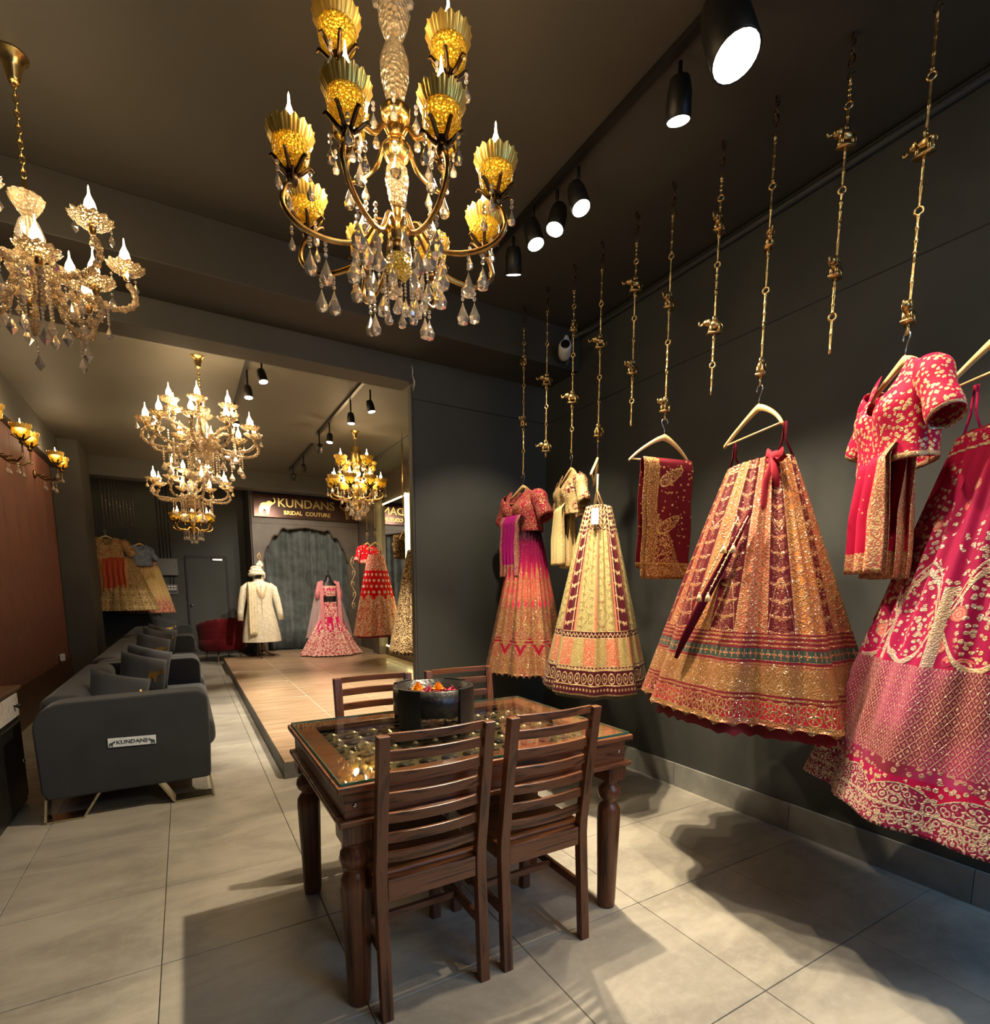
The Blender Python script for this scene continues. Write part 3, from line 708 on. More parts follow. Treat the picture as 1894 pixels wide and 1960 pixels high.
REAR = [((.74, 5.45, 3.30), (1.1, 4.9, 1.0), 'topmost rear spotlight right under the lintel, pointing down right'), ((.66, 5.85, 3.27), (.85, 5.3, 0), 'rear spotlight below the lintel one, beside the large crystal chandelier'),
        ((.63, 6.9, 3.28), (.8, 6.4, 0), 'rear spotlight near the right edge of the large crystal chandelier'), ((.64, 8.6, 3.28), (.9, 7.9, .2), 'rear spotlight peeking between the stacked chandeliers'),
        ((1.83, 5.75, 3.30), (2.4, 5.3, .1), 'rear spotlight tilted right at the near end of the middle track'), ((1.73, 6.15, 3.27), (1.75, 5.95, 0), 'rear spotlight hanging straight down on the middle track'),
        ((1.72, 7.1, 3.28), (1.3, 6.6, .0), 'pale-faced rear spotlight on the far half of the middle track'), ((1.68, 7.5, 3.24), (1.9, 10.9, 1.0), 'rear spotlight at the far end of the middle track, above the gold chandelier'),
        ((1.76, 9.0, 3.28), (2.3, 11.7, 1.5), 'nearer spotlight on the farthest rear track'), ((1.74, 9.8, 3.28), (1.15, 10.8, 1.2), 'farthest rear spotlight before the cross beam')]
for i, (loc, tg, lb) in enumerate(REAR): spothead(loc, tg, lb, (0, 220, 160, 180, 300, 420, 330, 330, 80, 160)[i], 70, col=(1, .86, .68))

# ------------------------------------------------------------------ chandeliers
def strand(nb, rb, L, w, kite=False):
    """a string of beads ending in a faceted drop; hangs from z=0"""
    g = G(); z = 0
    for i in range(nb): z -= rb * 1.05; g.ball((0, 0, z), rb, n=6, m=4); z -= rb * 1.25
    if kite: pr = [(0, z), (w * .25, z - L * .18), (w, z - L * .62), (0, z - L)]; g.lathe(pr, 4)
    else: pr = [(0, z), (w * .16, z - L * .15), (w * .55, z - L * .42), (w, z - L * .70), (w * .82, z - L * .90), (0, z - L)]; g.lathe(pr, 8)
    return g
STR = {}
def strand_me(*a):
    if a not in STR: STR[a] = strand(*a).mesh('crystal_drop', 'crystal_far' if a[3] >= .026 or a[1] >= .0095 else 'crystal')
    return STR[a]
def flame_me(mat, s=1.0):
    return G().lathe([(0.0, 0), (.009 * s, .002 * s), (.0155 * s, .014 * s), (.0172 * s, .026 * s), (.0135 * s, .040 * s), (.007 * s, .052 * s), (.0032 * s, .062 * s), (.0018 * s, .078 * s), (0, .083 * s)], 10).mesh('candle_bulb', mat, True)
FL = {}
def golden_cup(s=1.0):
    g = G(); n = 72; prof = [(.010, 0), (.030, .004), (.048, .022), (.052, .045), (.050, .062)]
    g.lathe([(r * s, z * s) for r, z in prof], 24); return g
def golden_crown(s=1.0):
    g = G(); n = 96; vs = []; fs = []
    for r, z, sc in ((.049, .056, 0), (.056, .066, .3), (.063, .080, 1)):
        for j in range(n):
            a = 2 * pi * j / n; k = .5 + .5 * cos(a * 16); rib = 1 + .035 * cos(a * 32)
            vs.append((r * s * rib * cos(a), r * s * rib * sin(a), (z + sc * .013 * k ** .35) * s))
    for i in range(2):
        for j in range(n): j2 = (j + 1) % n; fs.append((i * n + j, i * n + j2, i * n + n + j2, i * n + n + j))
    g.add(vs, fs); return g
def leaf_holder(s=1.0):
    g = G().lathe([(0, -.05 * s), (.012 * s, -.05 * s), (.020 * s, -.038 * s), (.018 * s, -.028 * s), (.013 * s, -.018 * s), (.02 * s, -.006 * s), (.012 * s, .002)], 12)
    for k in range(6):
        a = k * pi / 3; pts = [(cos(a) * r * s, sin(a) * r * s, z * s) for r, z in ((.014, -.02), (.03, -.008), (.046, .008), (.058, .016), (.066, .008))]
        g.tube(pts, [.006 * s, .007 * s, .007 * s, .006 * s, .003 * s], 5)
    return g
def dish(s=1.0):
    g = G(); n = 48; vs = []; fs = []
    for r, z in ((.008, -.012), (.030, -.006), (.052, .006), (.066, .020), (.062, .022), (.02, .0)):
        for j in range(n):
            a = 2 * pi * j / n; k = 1 + .06 * cos(a * 12) * (r > .04); vs.append((r * s * k * cos(a), r * s * k * sin(a), (z + .004 * cos(a * 12) * (r > .05)) * s))
    for i in range(5):
        for j in range(n): j2 = (j + 1) % n; fs.append((i * n + j, i * n + j2, i * n + n + j2, i * n + n + j))
    g.add(vs, fs); return g
def arm_pts(r0, z0, R, z1, dip, n=18):
    """S-curved arm: leaves the column, dips below and rises up into the cup at (R, z1)"""
    w = R - r0; P = [(r0, z0), (r0 + w * .14, z0 + .012), (r0 + w * .32, (z0 + z1 - dip) / 2 - dip * .15), (r0 + w * .62, z1 - dip), (r0 + w * .93, z1 - dip * .92), (r0 + w * 1.10, z1 - dip * .55), (r0 + w * 1.07, z1 - dip * .12), (R, z1)]
    out = []
    for i in range(len(P) - 1):
        p0, p1, p2, p3 = P[max(i - 1, 0)], P[i], P[i + 1], P[min(i + 2, len(P) - 1)]
        for k in range(4):
            t = k / 4; out.append(tuple(.5 * ((2 * p1[d]) + (-p0[d] + p2[d]) * t + (2 * p0[d] - 5 * p1[d] + 4 * p2[d] - p3[d]) * t * t + (-p0[d] + 3 * p1[d] - 3 * p2[d] + p3[d]) * t ** 3) for d in (0, 1)))
    out.append(P[-1]); return [(a, 0, b) for a, b in out]
def chandelier(name, label, loc, style, canopy_z, tiers, column, drops, chain_top, chain_bot, power, phase=0, s=1.0, canopy=True, chainmat='brass', far=False, group=None):
    """tiers: (n, R, z_cup, z_attach, r_attach, dip, phase, strands)"""
    t = thing(name, label, 'chandelier', loc, 0, group)
    gold = style == 'gold'
    bm_ = 'bulb_far' if far else 'bulb'
    key = (style, s, far)
    if key not in FL:
        FL[key] = dict(bulb=flame_me(bm_, s * (1.15 if far else 1.45 if gold else 1.12)), cup=(golden_cup(s * 1.1) if gold else dish(s)).mesh('candle_cup', 'cup_gold_glass' if gold else 'amber_crystal', True),
                       crown=golden_crown(s * 1.12).mesh('cup_crown', 'crown_gold', True) if gold else None,
                       holder=(leaf_holder(s) if gold else G().lathe([(0, -.03 * s), (.01 * s, -.028 * s), (.014 * s, -.012 * s), (.01 * s, .006 * s), (.009 * s, .02 * s), (0, .02 * s)], 10)).mesh('cup_holder', 'dark_bronze' if gold else 'antique_brass', True))
    F = FL[key]
    if canopy:
        g = G().lathe([(0, -.10), (.018, -.10), (.022, -.085), (.030, -.05), (.042, -.012), (.055, -.006), (.057, -.001)], 20)
        ob('canopy', g, 'gold_metal', t, True, loc=(0, 0, canopy_z))
    # chain, links alternate
    if chain_top > chain_bot + .02:
        g = G(); z = chain_top; k = 0
        while z > chain_bot:
            m = Matrix.Translation((0, 0, z)) @ Matrix.Rotation(k * pi / 2, 4, 'Z') @ Matrix.Rotation(pi / 2, 4, 'X')
            pts = [(.009 * cos(a) , .018 * sin(a), 0) for a in np.linspace(0, 2 * pi, 10)[:-1]]
            g.tube(pts, .0032, 5, True, m); z -= .027; k += 1
        ob('chain', g, chainmat, t, True)
    for nm, mat, prof, fl_n, amp in column: ob(nm, G().lathe(prof, 32 if fl_n else 24, None, fl_n, amp), mat, t, True)
    for n, R, zc, za, ra, dip, ph, st in tiers:
        pts = arm_pts(ra, za, R, zc - .045 * s, dip)
        rr = (.0085 if gold else .0095) * s
        am = G().tube(pts, rr, 8)
        if not gold:
            for i in range(2, len(pts) - 1, 2): am.ball(pts[i], rr * 1.45, n=6, m=4)
        ame = am.mesh('arm', 'antique_brass' if gold else 'amber_crystal', True)
        lowp = min(pts, key=lambda p: p[2])
        for k in range(n):
            a = ph + 2 * pi * k / n
            A = link('arm', ame, t, (0, 0, 0), (0, 0, a))
            link('cup_holder', F['holder'], A, (R, 0, zc)); link('candle_cup', F['cup'], A, (R, 0, zc))
            if F['crown']: link('cup_crown', F['crown'], A, (R, 0, zc))
            link('candle_bulb', F['bulb'], A, (R, 0, zc + (.072 if gold else .022) * s), (0, 0, 0), (1, 1, 1.12))
            for kk, (dx, dz, sp) in enumerate(st): 
                rr_ = .055 * s
                if dx is None: link('crystal_drop', strand_me(*sp), A, (lowp[0] + dz, 0, lowp[2] - rr))
                else: link('crystal_drop', strand_me(*sp), A, (R + rr_ * cos(dx), rr_ * sin(dx), zc + dz))
    for n, R, z, sp, ph in drops:
        for k in range(n):
            a = ph + 2 * pi * k / n; link('crystal_drop', strand_me(*sp), t, (R * cos(a), R * sin(a), z), (0, 0, a))
    if power:
        for k in range(3):
            a = phase + k * 2 * pi / 3
            R = tiers[0][1] * .55; p = point('chandelier_glow', (loc[0] + R * cos(a), loc[1] + R * sin(a), loc[2] + tiers[0][2] + .12), power / 3, WARM, .05)
            p['label'] = 'glow of the candle bulbs'
    return t
b1 = (2, .009 * .8, .075, .019); b2 = (1, .007, .055, .014); b3 = (6, .005, .07, .017); b4 = (3, .007, .085, .021)
# the big gold one: z values below are absolute, the thing sits at z=0
colG = [('stem_crystal', 'amber_crystal', [(0.02, 3.36), (.045, 3.33), (.052, 3.28), (.048, 3.24), (.03, 3.20), (.022, 3.185)], 0, 0),
        ('stem_crystal', 'amber_crystal', [(.022, 3.185), (.034, 3.17), (.048, 3.13), (.046, 3.08), (.032, 3.03), (.020, 2.995)], 0, 0),
        ('stem_collar', 'gold_metal', [(.02, 2.995), (.05, 2.985), (.046, 2.965), (.030, 2.955)], 24, .04),
        ('stem_band', 'antique_brass', [(.030, 2.955), (.030, 2.905), (.024, 2.90)], 0, 0),
        ('stem_vase', 'gold_metal', [(.024, 2.90), (.040, 2.885), (.046, 2.865), (.036, 2.84), (.022, 2.825)], 24, .05),
        ('stem_crystal', 'amber_crystal', [(.022, 2.825), (.036, 2.81), (.040, 2.775), (.030, 2.72), (.020, 2.69)], 0, 0),
        ('stem_neck', 'antique_brass', [(.020, 2.69), (.017, 2.68), (.017, 2.655), (.028, 2.645), (.034, 2.62), (.030, 2.59), (.018, 2.575)], 0, 0),
        ('stem_ball', 'gold_metal', [(.018, 2.655), (.029, 2.648), (.037, 2.62), (.033, 2.588), (.02, 2.574)], 12, .06),
        ('stem_collar', 'dark_bronze', [(.02, 2.575), (.036, 2.568), (.038, 2.545), (.03, 2.54)], 20, .05),
        ('bottom_bowl', 'cup_gold_glass', [(.03, 2.545), (.046, 2.525), (.046, 2.495), (.028, 2.47), (.006, 2.462), (0, 2.46)], 0, 0),
        ('finial', 'dark_bronze', [(0, 2.466), (.010, 2.462), (.008, 2.45), (0, 2.44)], 0, 0),
        ('stem_rod', 'antique_brass', [(.006, 3.48), (.006, 3.34)], 0, 0),
        ('top_crown', 'gold_metal', [(.03, 3.38), (.05, 3.40), (.056, 3.42)], 20, .06)]
st_cup = [(0.5, -.012, (2, .007, .05, .013)), (2.6, -.012, (2, .007, .05, .013)), (4.7, -.012, (2, .007, .05, .013))]
st_arm = [(None, 0, (3, .007, .085, .023)), (None, -.09, (1, .009, .08, .024)), (None, .05, (2, .008, .08, .022))]
chandelier('chandelier', 'large gold chandelier with scalloped cups and crystal drops above the dining table', (.72, 1.90, 0), 'gold', 3.5,
           [(8, .345, 2.69, 2.62, .03, .125, radians(22.5 + 69), st_cup + st_arm), (4, .235, 2.99, 2.90, .03, .09, radians(45 + 69), st_cup + [(None, 0, b2)])],
           colG, [(8, .10, 2.53, (6, .005, .07, .017), .2), (6, .05, 2.47, (7, .005, .06, .016), 0), (1, 0, 2.44, (1, .012, .03, .013), 0), (10, .15, 2.62, (4, .008, .075, .019), .1),
                  (8, .055, 3.40, (4, .006, .06, .013), .3), (8, .16, 2.78, (2, .008, .07, .018), .4), (6, .08, 2.98, (2, .007, .05, .013), .1)], 3.5, 3.42, 12, s=1.0)
def crystal_column(z0, z1, r):
    h = z1 - z0; f = lambda t: z0 + h * t
    return [('stem_bowl', 'amber_crystal', [(.01, f(.02)), (r * 1.1, f(.06)), (r * 2.0, f(.16)), (r * 2.3, f(.22)), (r * 1.2, f(.24))], 16, .05),
            ('stem_vase', 'crystal', [(r * .5, f(.24)), (r * 1.0, f(.36)), (r * 1.2, f(.52)), (r * .8, f(.64)), (r * .5, f(.68))], 16, .06),
            ('stem_cup', 'amber_crystal', [(r * .5, f(.68)), (r * 1.3, f(.80)), (r * 1.5, f(.86)), (r * .4, f(.90))], 12, .06),
            ('stem_rod', 'gold_metal', [(.009, f(0)), (.009, f(1.0))], 0, 0)]
k1 = (5, .0065, .075, .019, True); k2 = (1, .006, .05, .015, True); k3 = (9, .006, .08, .02, True)
# left one, crystal
chandelier('chandelier', 'crystal chandelier with pale glass arms at the left edge of the photo', (-.45, 3.04, 0), 'crystal', 3.5,
           [(6, .33, 2.83, 2.74, .05, .12, .25, [(.8, 0, k2), (2.5, 0, k2), (4.6, 0, k2), (None, 0, (5, .006, .07, .016, True))]), (6, .22, 2.68, 2.66, .05, .10, .75, [(.8, 0, k2), (3.6, 0, k2), (None, 0, k1)])],
           crystal_column(2.62, 3.05, .04), [(6, .09, 2.64, k3, .1), (6, .16, 2.66, k1, .4)], 3.40, 3.06, 9, s=1.15, chainmat='gold_metal')
tear = (5, .0095, .085, .026); tear2 = (8, .0095, .085, .026)
chandelier('chandelier', 'large crystal chandelier with two rings of candle bulbs just behind the lintel', (.25, 5.82, 0), 'crystal', 3.5,
           [(10, .44, 2.86, 2.74, .06, .14, .1, [(0, 0, (1, .008, .06, .018)), (None, 0, tear), (None, -.08, (3, .008, .06, .018))]), (6, .27, 3.04, 2.80, .05, .12, .4, [(1, 0, (2, .008, .06, .018)), (None, 0, tear)])],
           crystal_column(2.62, 3.12, .05), [(8, .12, 2.66, tear2, .1), (6, .30, 2.80, tear, .4)], 3.40, 3.12, 34, s=1.25, chainmat='gold_metal', far=True)
chandelier('chandelier', 'middle crystal chandelier hanging lower behind the large one', (.19, 8.40, 0), 'crystal', 3.5,
           [(8, .44, 2.78, 2.62, .06, .14, .25, [(0, 0, (1, .010, .07, .02)), (None, 0, tear)]), (4, .22, 2.98, 2.70, .05, .12, .4, [(1, 0, (2, .01, .07, .02)), (None, 0, tear)])],
           crystal_column(2.45, 3.02, .055), [(8, .14, 2.56, tear2, .1)], 3.5, 3.02, 26, s=1.4, chainmat='gold_metal', far=True)
chandelier('chandelier', 'small far chandelier with bright gold cups under the middle crystal one', (.21, 10.4, 0), 'gold', 3.2,
           [(7, .27, 2.52, 2.40, .03, .10, .2, [(None, 0, (4, .008, .08, .022))])],
           [('stem_body', 'gold_metal', [(.02, 2.72), (.05, 2.66), (.03, 2.58), (.05, 2.50), (.03, 2.42), (.06, 2.36), (0, 2.30)], 0, 0)], [(8, .10, 2.38, (5, .008, .08, .022), 0), (5, .04, 2.32, (5, .008, .08, .022), 0)], 3.5, 2.74, 12, s=1.2, far=True)
chandelier('chandelier', 'far gold chandelier with cups in two rings in front of the mirror', (2.13, 7.40, 0), 'gold', 3.5,
           [(8, .33, 2.76, 2.62, .03, .10, radians(15), [(.6, -.01, b1), (3.6, -.01, b1), (None, 0, (3, .008, .08, .022))]), (4, .24, 3.02, 2.88, .03, .08, radians(20), [(.6, -.01, b1), (3, -.01, b1)])],
           [('stem_crystal', 'gold_metal', [(.02, 3.30), (.07, 3.29), (.06, 3.2), (.07, 3.10), (.04, 3.02)], 16, .08), ('stem_crystal', 'amber_crystal', [(.04, 3.02), (.06, 2.95), (.03, 2.88), (.05, 2.84)], 0, 0),
            ('stem_ball', 'gold_metal', [(.03, 2.84), (.07, 2.76), (.05, 2.66), (.03, 2.6), (.07, 2.55), (.04, 2.48), (0, 2.46)], 12, .08)],
           [(10, .10, 2.60, (7, .008, .08, .022), .1), (6, .22, 2.72, (5, .008, .08, .022), .4), (6, .10, 3.12, (3, .008, .07, .02), .2), (4, .03, 2.50, (5, .008, .08, .022), .2)], 3.40, 3.30, 34, s=1.2, far=True)
# wall sconces on the panelled wall
def sconce(y, z, lb):
    t = thing('wall_sconce', lb, 'wall sconce', (XL + .02, y, z))
    ob('backplate', G().lathe([(.0, 0), (.05, .002), (.045, .015), (.02, .03), (0, .035)], 16, Matrix.Rotation(pi / 2, 4, 'Y')), 'dark_bronze', t, True)
    F = FL[('gold', 1.2, True)]
    for sgn in (-1, 1):
        pts = [(.03, 0, 0), (.10, sgn * .03, -.06), (.19, sgn * .10, -.07), (.25, sgn * .15, -.02), (.25, sgn * .16, .05), (.25, sgn * .16, .10)]
        A = ob('arm', G().tube(pts, .009, 6), 'dark_bronze', t, True)
        for nm in ('holder', 'cup', 'crown'): link({'holder': 'cup_holder', 'cup': 'candle_cup', 'crown': 'cup_crown'}[nm], F[nm], A, (.25, sgn * .16, .14))
        link('candle_bulb', F['bulb'], A, (.25, sgn * .16, .20))
        for q in ((.25, sgn * .16, .06), (.19, sgn * .10, -.08), (.10, sgn * .04, -.07)): link('crystal_drop', strand_me(2, .009, .07, .02), A, q)
        g = G().tube([(.10 + .05 * cos(a), sgn * .08 + .05 * sin(a), -.02) for a in np.linspace(0, 5, 10)], .006, 5); ob('scroll', g, 'dark_bronze', A, True)
    point('sconce_glow', (XL + .30, y, z + .30), 7, WARM, .05)['label'] = 'glow of a wall sconce'
sconce(6.95, 2.68, 'wall sconce with two gold cups nearer the viewer on the wood panelling')
sconce(8.60, 2.78, 'farther wall sconce with two gold cups beside the dark column')
sconce(5.7, 2.60, 'wall sconce cut by the left edge of the photo')

# ------------------------------------------------------------------ brass chains with elephants
def turned(L, style=0):
    r = .0058; p = [(.002, 0), (r, -.004)]
    n = 24
    for i in range(n + 1):
        t = i / n; z = -L * (.04 + .92 * t); q = abs(t - .5); k = r
        if style == 0: k = r * (1 + .55 * (max(0, cos(t * 2 * pi * 3)) ** 4))
        elif style == 1: k = r * (.85 + .7 * max(0, 1 - q * 6) * (.5 + .5 * cos(t * 60)))
        p.append((k, z))
    p += [(r, -L + .004), (.002, -L)]
    return G().lathe(p, 8)
def ringg(r=.013, w_=.0042): return G().tube([(r * cos(a), 0, r * sin(a) - r) for a in np.linspace(0, 2 * pi, 13)[:-1]], w_, 6, True)
ele = G(); s_ = 1.0
ele.ball((0, 0, .038), .026, .014, .018); ele.ball((.030, 0, .046), .014, .011, .014); ele.ball((.024, .011, .046), .008, .003, .011); ele.ball((.024, -.011, .046), .008, .003, .011)
ele.tube([(.040, 0, .046), (.050, 0, .036), (.056, 0, .034), (.060, 0, .044), (.058, 0, .052)], [.006, .005, .004, .003, .002], 6)
for x in (-.016, .016):
    for y in (-.008, .008): ele.tube([(x, y, .004), (x, y, .034)], .0055, 6)
ele.box(-.026, .026, -.014, .014, .0, .005); ele.tube([(-.024, 0, .044), (-.031, 0, .03), (-.030, 0, .02)], .002, 5)
ele.lathe([(0, 0), (.006, 0), (.006, .012), (0, .013)], 8, Matrix.Translation((0, 0, .055))); ele.lathe([(.004, -.012), (.004, 0)], 6)
EM = ele.mesh('elephant', 'brass', True); RM = ringg().mesh('ring', 'brass', True); RODS = {}
def rodm(L, st):
    k = (round(L, 3), st)
    if k not in RODS: RODS[k] = turned(L, st).mesh('turned_link', 'brass', True)
    return RODS[k]
hk = G().tube([(.014 * cos(a), 0, -.02 + .014 * sin(a)) for a in np.linspace(-2.2, 2.6, 10)] + [(0, 0, -.045)] + [(.012 * sin(a), 0, -.058 - .012 * (1 - cos(a)) + .004) for a in np.linspace(0, 5, 9)], .0028, 6)
hk.tube([(.011 * cos(a), .0, -.008 + .011 * sin(a)) for a in np.linspace(0, 2 * pi, 10)[:-1]], .003, 5, True)
HKM = hk.mesh('ceiling_hook', 'dark_bronze', True)
def brass_chain(x, y, z_end, elz, lb, ea):
    t = thing('brass_chain', lb, 'chain', (x, y, ZC), 0, 'brass elephant chains hanging over the right side')
    link('ceiling_hook', HKM, t); link('ceiling_hook', HKM, t, (0, 0, -.075), (0, 0, pi / 2)); z = -.15; i = 0
    marks = [zz - ZC for zz in elz]
    def seg(z0, z1, n):
        L = (z0 - z1) / n
        for k in range(n):
            zz = z0 - L * k; link('ring', RM, t, (0, 0, zz + .002), (0, 0, pi / 2 * (k % 2) + .4)); link('turned_link', rodm(L - .020, (k + n) % 2), t, (0, 0, zz - .020))
    for j, mz in enumerate(marks):
        seg(z, mz + .075, 2 if j == 0 else 3); link('ring', RM, t, (0, 0, mz + .080)); link('elephant', EM, t, (0, 0, mz), (0, 0, ea[j]), (1.25, 1.25, 1.1)); z = mz - .012
    end = z_end - ZC
    if z - end > .06: seg(z, end + .02, 2)
    link('ring', RM, t, (0, 0, (end if z - end > .06 else z) + .02 if z - end > .06 else z), (0, 0, .6))
CH = [(3.60, 2.29, (3.08, 2.64)), (3.30, 2.36, (2.85, 2.39)), (3.00, 2.32, (3.09, 2.64)), (2.73, 2.32, (2.89, 2.36)), (2.44, 2.36, (3.09, 2.64)), (2.18, 2.33, (2.89, 2.36)),
      (1.885, 2.37, (3.11, 2.65)), (1.618, 2.33, (2.90, 2.365)), (1.315, 2.36, (3.11, 2.64)), (1.04, 2.335, (2.91, 2.36)), (.77, 2.33, (3.1, 2.64))]
CL = ['brass chain farthest from the viewer holding the pink and orange dress', 'empty brass chain ending in an elephant beside the security camera', 'brass chain holding the small cream and maroon blouse', 'brass chain holding the cream panelled skirt',
      'empty brass chain between the cream skirt and the folded maroon scarf', 'brass chain holding the folded maroon scarf', 'empty brass chain between the scarf and the maroon-gold skirt', 'brass chain holding the maroon and gold skirt',
      'empty brass chain right of the maroon and gold skirt', 'nearest brass chain in view holding the pink blouse', 'brass chain beyond the right edge holding the pink skirt']
for i, (y, ze, el) in enumerate(CH):
    random.seed(i); brass_chain(2.35, y, ze, el, CL[i], [random.choice((0.6, 2.6, -2.4, 1.4, 3.4)), random.choice((2.5, .4, 3.3, -2.6))])

# ------------------------------------------------------------------ hangers
def hanger_mesh():
    g = G(); n = 20; prof = []
    for i in range(-n, n + 1):
        t = i / n; x = .20 * t; z = -.085 - .125 * abs(t) ** 1.25 - .012 * abs(t) ** 6; wd = .020 + .012 * (1 - abs(t)) ** 2 - .006 * abs(t); y = .03 * t * t
        prof.append((x, y, z, wd))
    vs = []; fs = []
    for x, y, z, wd in prof:
        for dy, dz in ((-.006, 0), (.006, 0), (.006, -wd), (-.006, -wd)): vs.append((x, y + dy, z + dz))
    for i in range(len(prof) - 1):
        for j in range(4): j2 = (j + 1) % 4; fs.append((i * 4 + j, i * 4 + j2, i * 4 + 4 + j2, i * 4 + 4 + j))
    fs += [(3, 2, 1, 0), tuple(len(vs) - 4 + j for j in range(4))]
    return g.add(vs, fs)
HB = hanger_mesh().mesh('shoulders', 'hanger_wood', True)
HH = G().tube([(.020 * cos(a), 0, -.022 + .020 * sin(a)) for a in np.linspace(-.4, 3.9, 14)] + [(-.004, 0, -.055), (0, 0, -.068), (0, 0, -.088)], .0024, 6).mesh('wire_hook', 'steel', True)
HR = G().tube([(-.185, .025, -.222), (.185, .025, -.222)], .005, 8).mesh('trouser_bar', 'hanger_wood', True)
def hanger(x, y, z, rz, lb, tilt=0):
    t = thing('wooden_hanger', lb, 'hanger', (x, y, z), rz, 'pale wooden clothes hangers'); t.rotation_euler = (0, tilt, rz)
    link('shoulders', HB, t); link('wire_hook', HH, t); link('trouser_bar', HR, t); return t

# ------------------------------------------------------------------ garments
def skirt_geo(w0, t0, w1, t1, h, folds=9, amp=.09, seed=0, nu=288, nz=90, flare=1.25, hem=0, inner=1.0, sk=(0, 0), scallop=0):
    rnd = np.random.RandomState(seed); ks = [folds, folds * 2 - 1, folds // 2 + 2]; ph = rnd.rand(6) * 6.28
    th = np.linspace(0, 2 * pi, nu + 1); V = np.linspace(0, 1, nz + 1)      # v: 0 hem, 1 waist
    TH, VV = np.meshgrid(th, V); d = (1 - VV) ** (1 / flare)
    f = 1 + amp * d * (.55 * np.cos(ks[0] * TH + ph[0] + .6 * np.sin(TH * 2 + ph[3])) + .30 * np.cos(ks[1] * TH + ph[1]) + .30 * np.cos(ks[2] * TH + ph[2]))
    f *= 1 + .05 * (1 - d) * np.cos(30 * TH)
    a = (w0 + (w1 - w0) * d) / 2 * f * inner; b = (t0 + (t1 - t0) * d) / 2 * f * inner
    Xx = a * np.cos(TH) + sk[0] * d; Yy = b * np.sin(TH) + sk[1] * d
    Z = -h * (1 - VV) - hem * np.cos(TH * 3 + ph[4]) * d
    if scallop: Z = Z + scallop * (np.abs(np.sin(TH * 22)) - .5) * (VV < .001)
    g = G(); g.v = list(map(tuple, np.stack([Xx, Yy, Z], -1).reshape(-1, 3).tolist()))
    n = nu + 1; idx = (np.arange(nz)[:, None] * n + np.arange(nu)[None]).ravel()
    g.f = np.stack([idx, idx + 1, idx + n + 1, idx + n], -1).tolist()
    uv = np.stack([TH / (2 * pi), VV], -1).reshape(-1, 2); return g, uv
def strap(t, x, z0, z1, mat, w_=.012):
    for s in (-1, 1):
        g = G().tube([(x + s * .006, .01, z0), (x + s * .010, .012, (z0 + z1) / 2), (x + s * .014, .03 * s, z1)], w_ / 2, 6, flat=.35); ob('strap', g, mat, t, True)
def skirt(name, lb, mat, x, y, z_hook, rz, waist_drop, geo, strapmat=None, strapx=.17, lining=None, cat='skirt', lin_drop=.03):
    t = thing(name, lb, cat, (x, y, z_hook), rz); g, uv = skirt_geo(**geo)
    o = ob('skirt_body', g, mat, t, True, loc=(0, 0, -waist_drop), uv=uv); md = o.modifiers.new('s', 'SOLIDIFY'); md.thickness = .004
    g2 = dict(geo); g2.update(nu=96, nz=12, inner=.93); g, _ = skirt_geo(**g2)
    if lining: ob('lining', g, lining, t, True, loc=(0, 0, -waist_drop - lin_drop))
    if strapmat:
        for s in (-1, 1): strap(t, s * strapx, -.215, -waist_drop - .01, strapmat)
    return t
def blouse_geo(W=.40, H=.30, Tk=.13, neck=.11, neckw=.42, shoulder=.05, flare=.02, n=40, m=24, backneck=.03):
    """front panel (+y), back panel (-y); z=0 is the shoulder point line near the neck"""
    g = G(); uv = []
    def top(s, dn):
        a = abs(s)
        if a < neckw: return -dn * (cos(a / neckw * pi / 2)) ** .6 - shoulder * neckw * .3
        return -shoulder * (a - neckw) / (1 - neckw) - shoulder * neckw * .3
    for side, dn in ((1, neck), (-1, backneck)):
        o = len(g.v)
        for j in range(m + 1):
            v = j / m
            for i in range(n + 1):
                s = -1 + 2 * i / n; zt = top(s, dn); z = -H + (zt + H) * v
                ww = W / 2 * (1 - .10 * sin(pi * min(1, (-z) / H * .95)) + flare * (-z / H)); zz = -z / H
                bust = (1 + .45 * math.exp(-((zz - .48) / .22) ** 2) * (abs(sin(s * pi * .95)) if side > 0 else .3))
                y = side * (Tk / 2) * sqrt(max(0, 1 - s * s)) ** .8 * (.35 + .65 * min(1, zz * 2.2)) * bust
                y += side * .004 * sin(s * 34 + side) * (zz > .5) * (zz - .5)
                g.v.append((ww * s, y, z)); uv.append((.5 + s / 2, v * .9 if side > 0 else v * .9))
        for j in range(m):
            for i in range(n):
                a = o + j * (n + 1) + i; q = (a, a + 1, a + n + 2, a + n + 1); g.f.append(q if side > 0 else q[::-1])
    return g, uv
def sleeve_geo(L=.20, r0=.075, r1=.060, ang=-65, s=1, n=24, m=10):
    g = G(); uv = []; a = radians(ang); dx, dz = cos(a), sin(a)
    for j in range(m + 1):
        t = j / m; r = r0 + (r1 - r0) * t + .006 * sin(t * 9)
        for i in range(n):
            p = 2 * pi * i / n; lx, ly = r * cos(p) * .72, r * sin(p) * .62
            k = 0 if t > .15 else (1 - t / .15) * .03 * (cos(p))
            g.v.append((s * (dx * L * t - dz * lx * 1.0 - k), ly, dz * L * t + dx * lx)); uv.append((i / n, 1 - t))
    for j in range(m):
        for i in range(n): i2 = (i + 1) % n; g.f.append((j * n + i, j * n + i2, j * n + n + i2, j * n + n + i))
    return g, uv
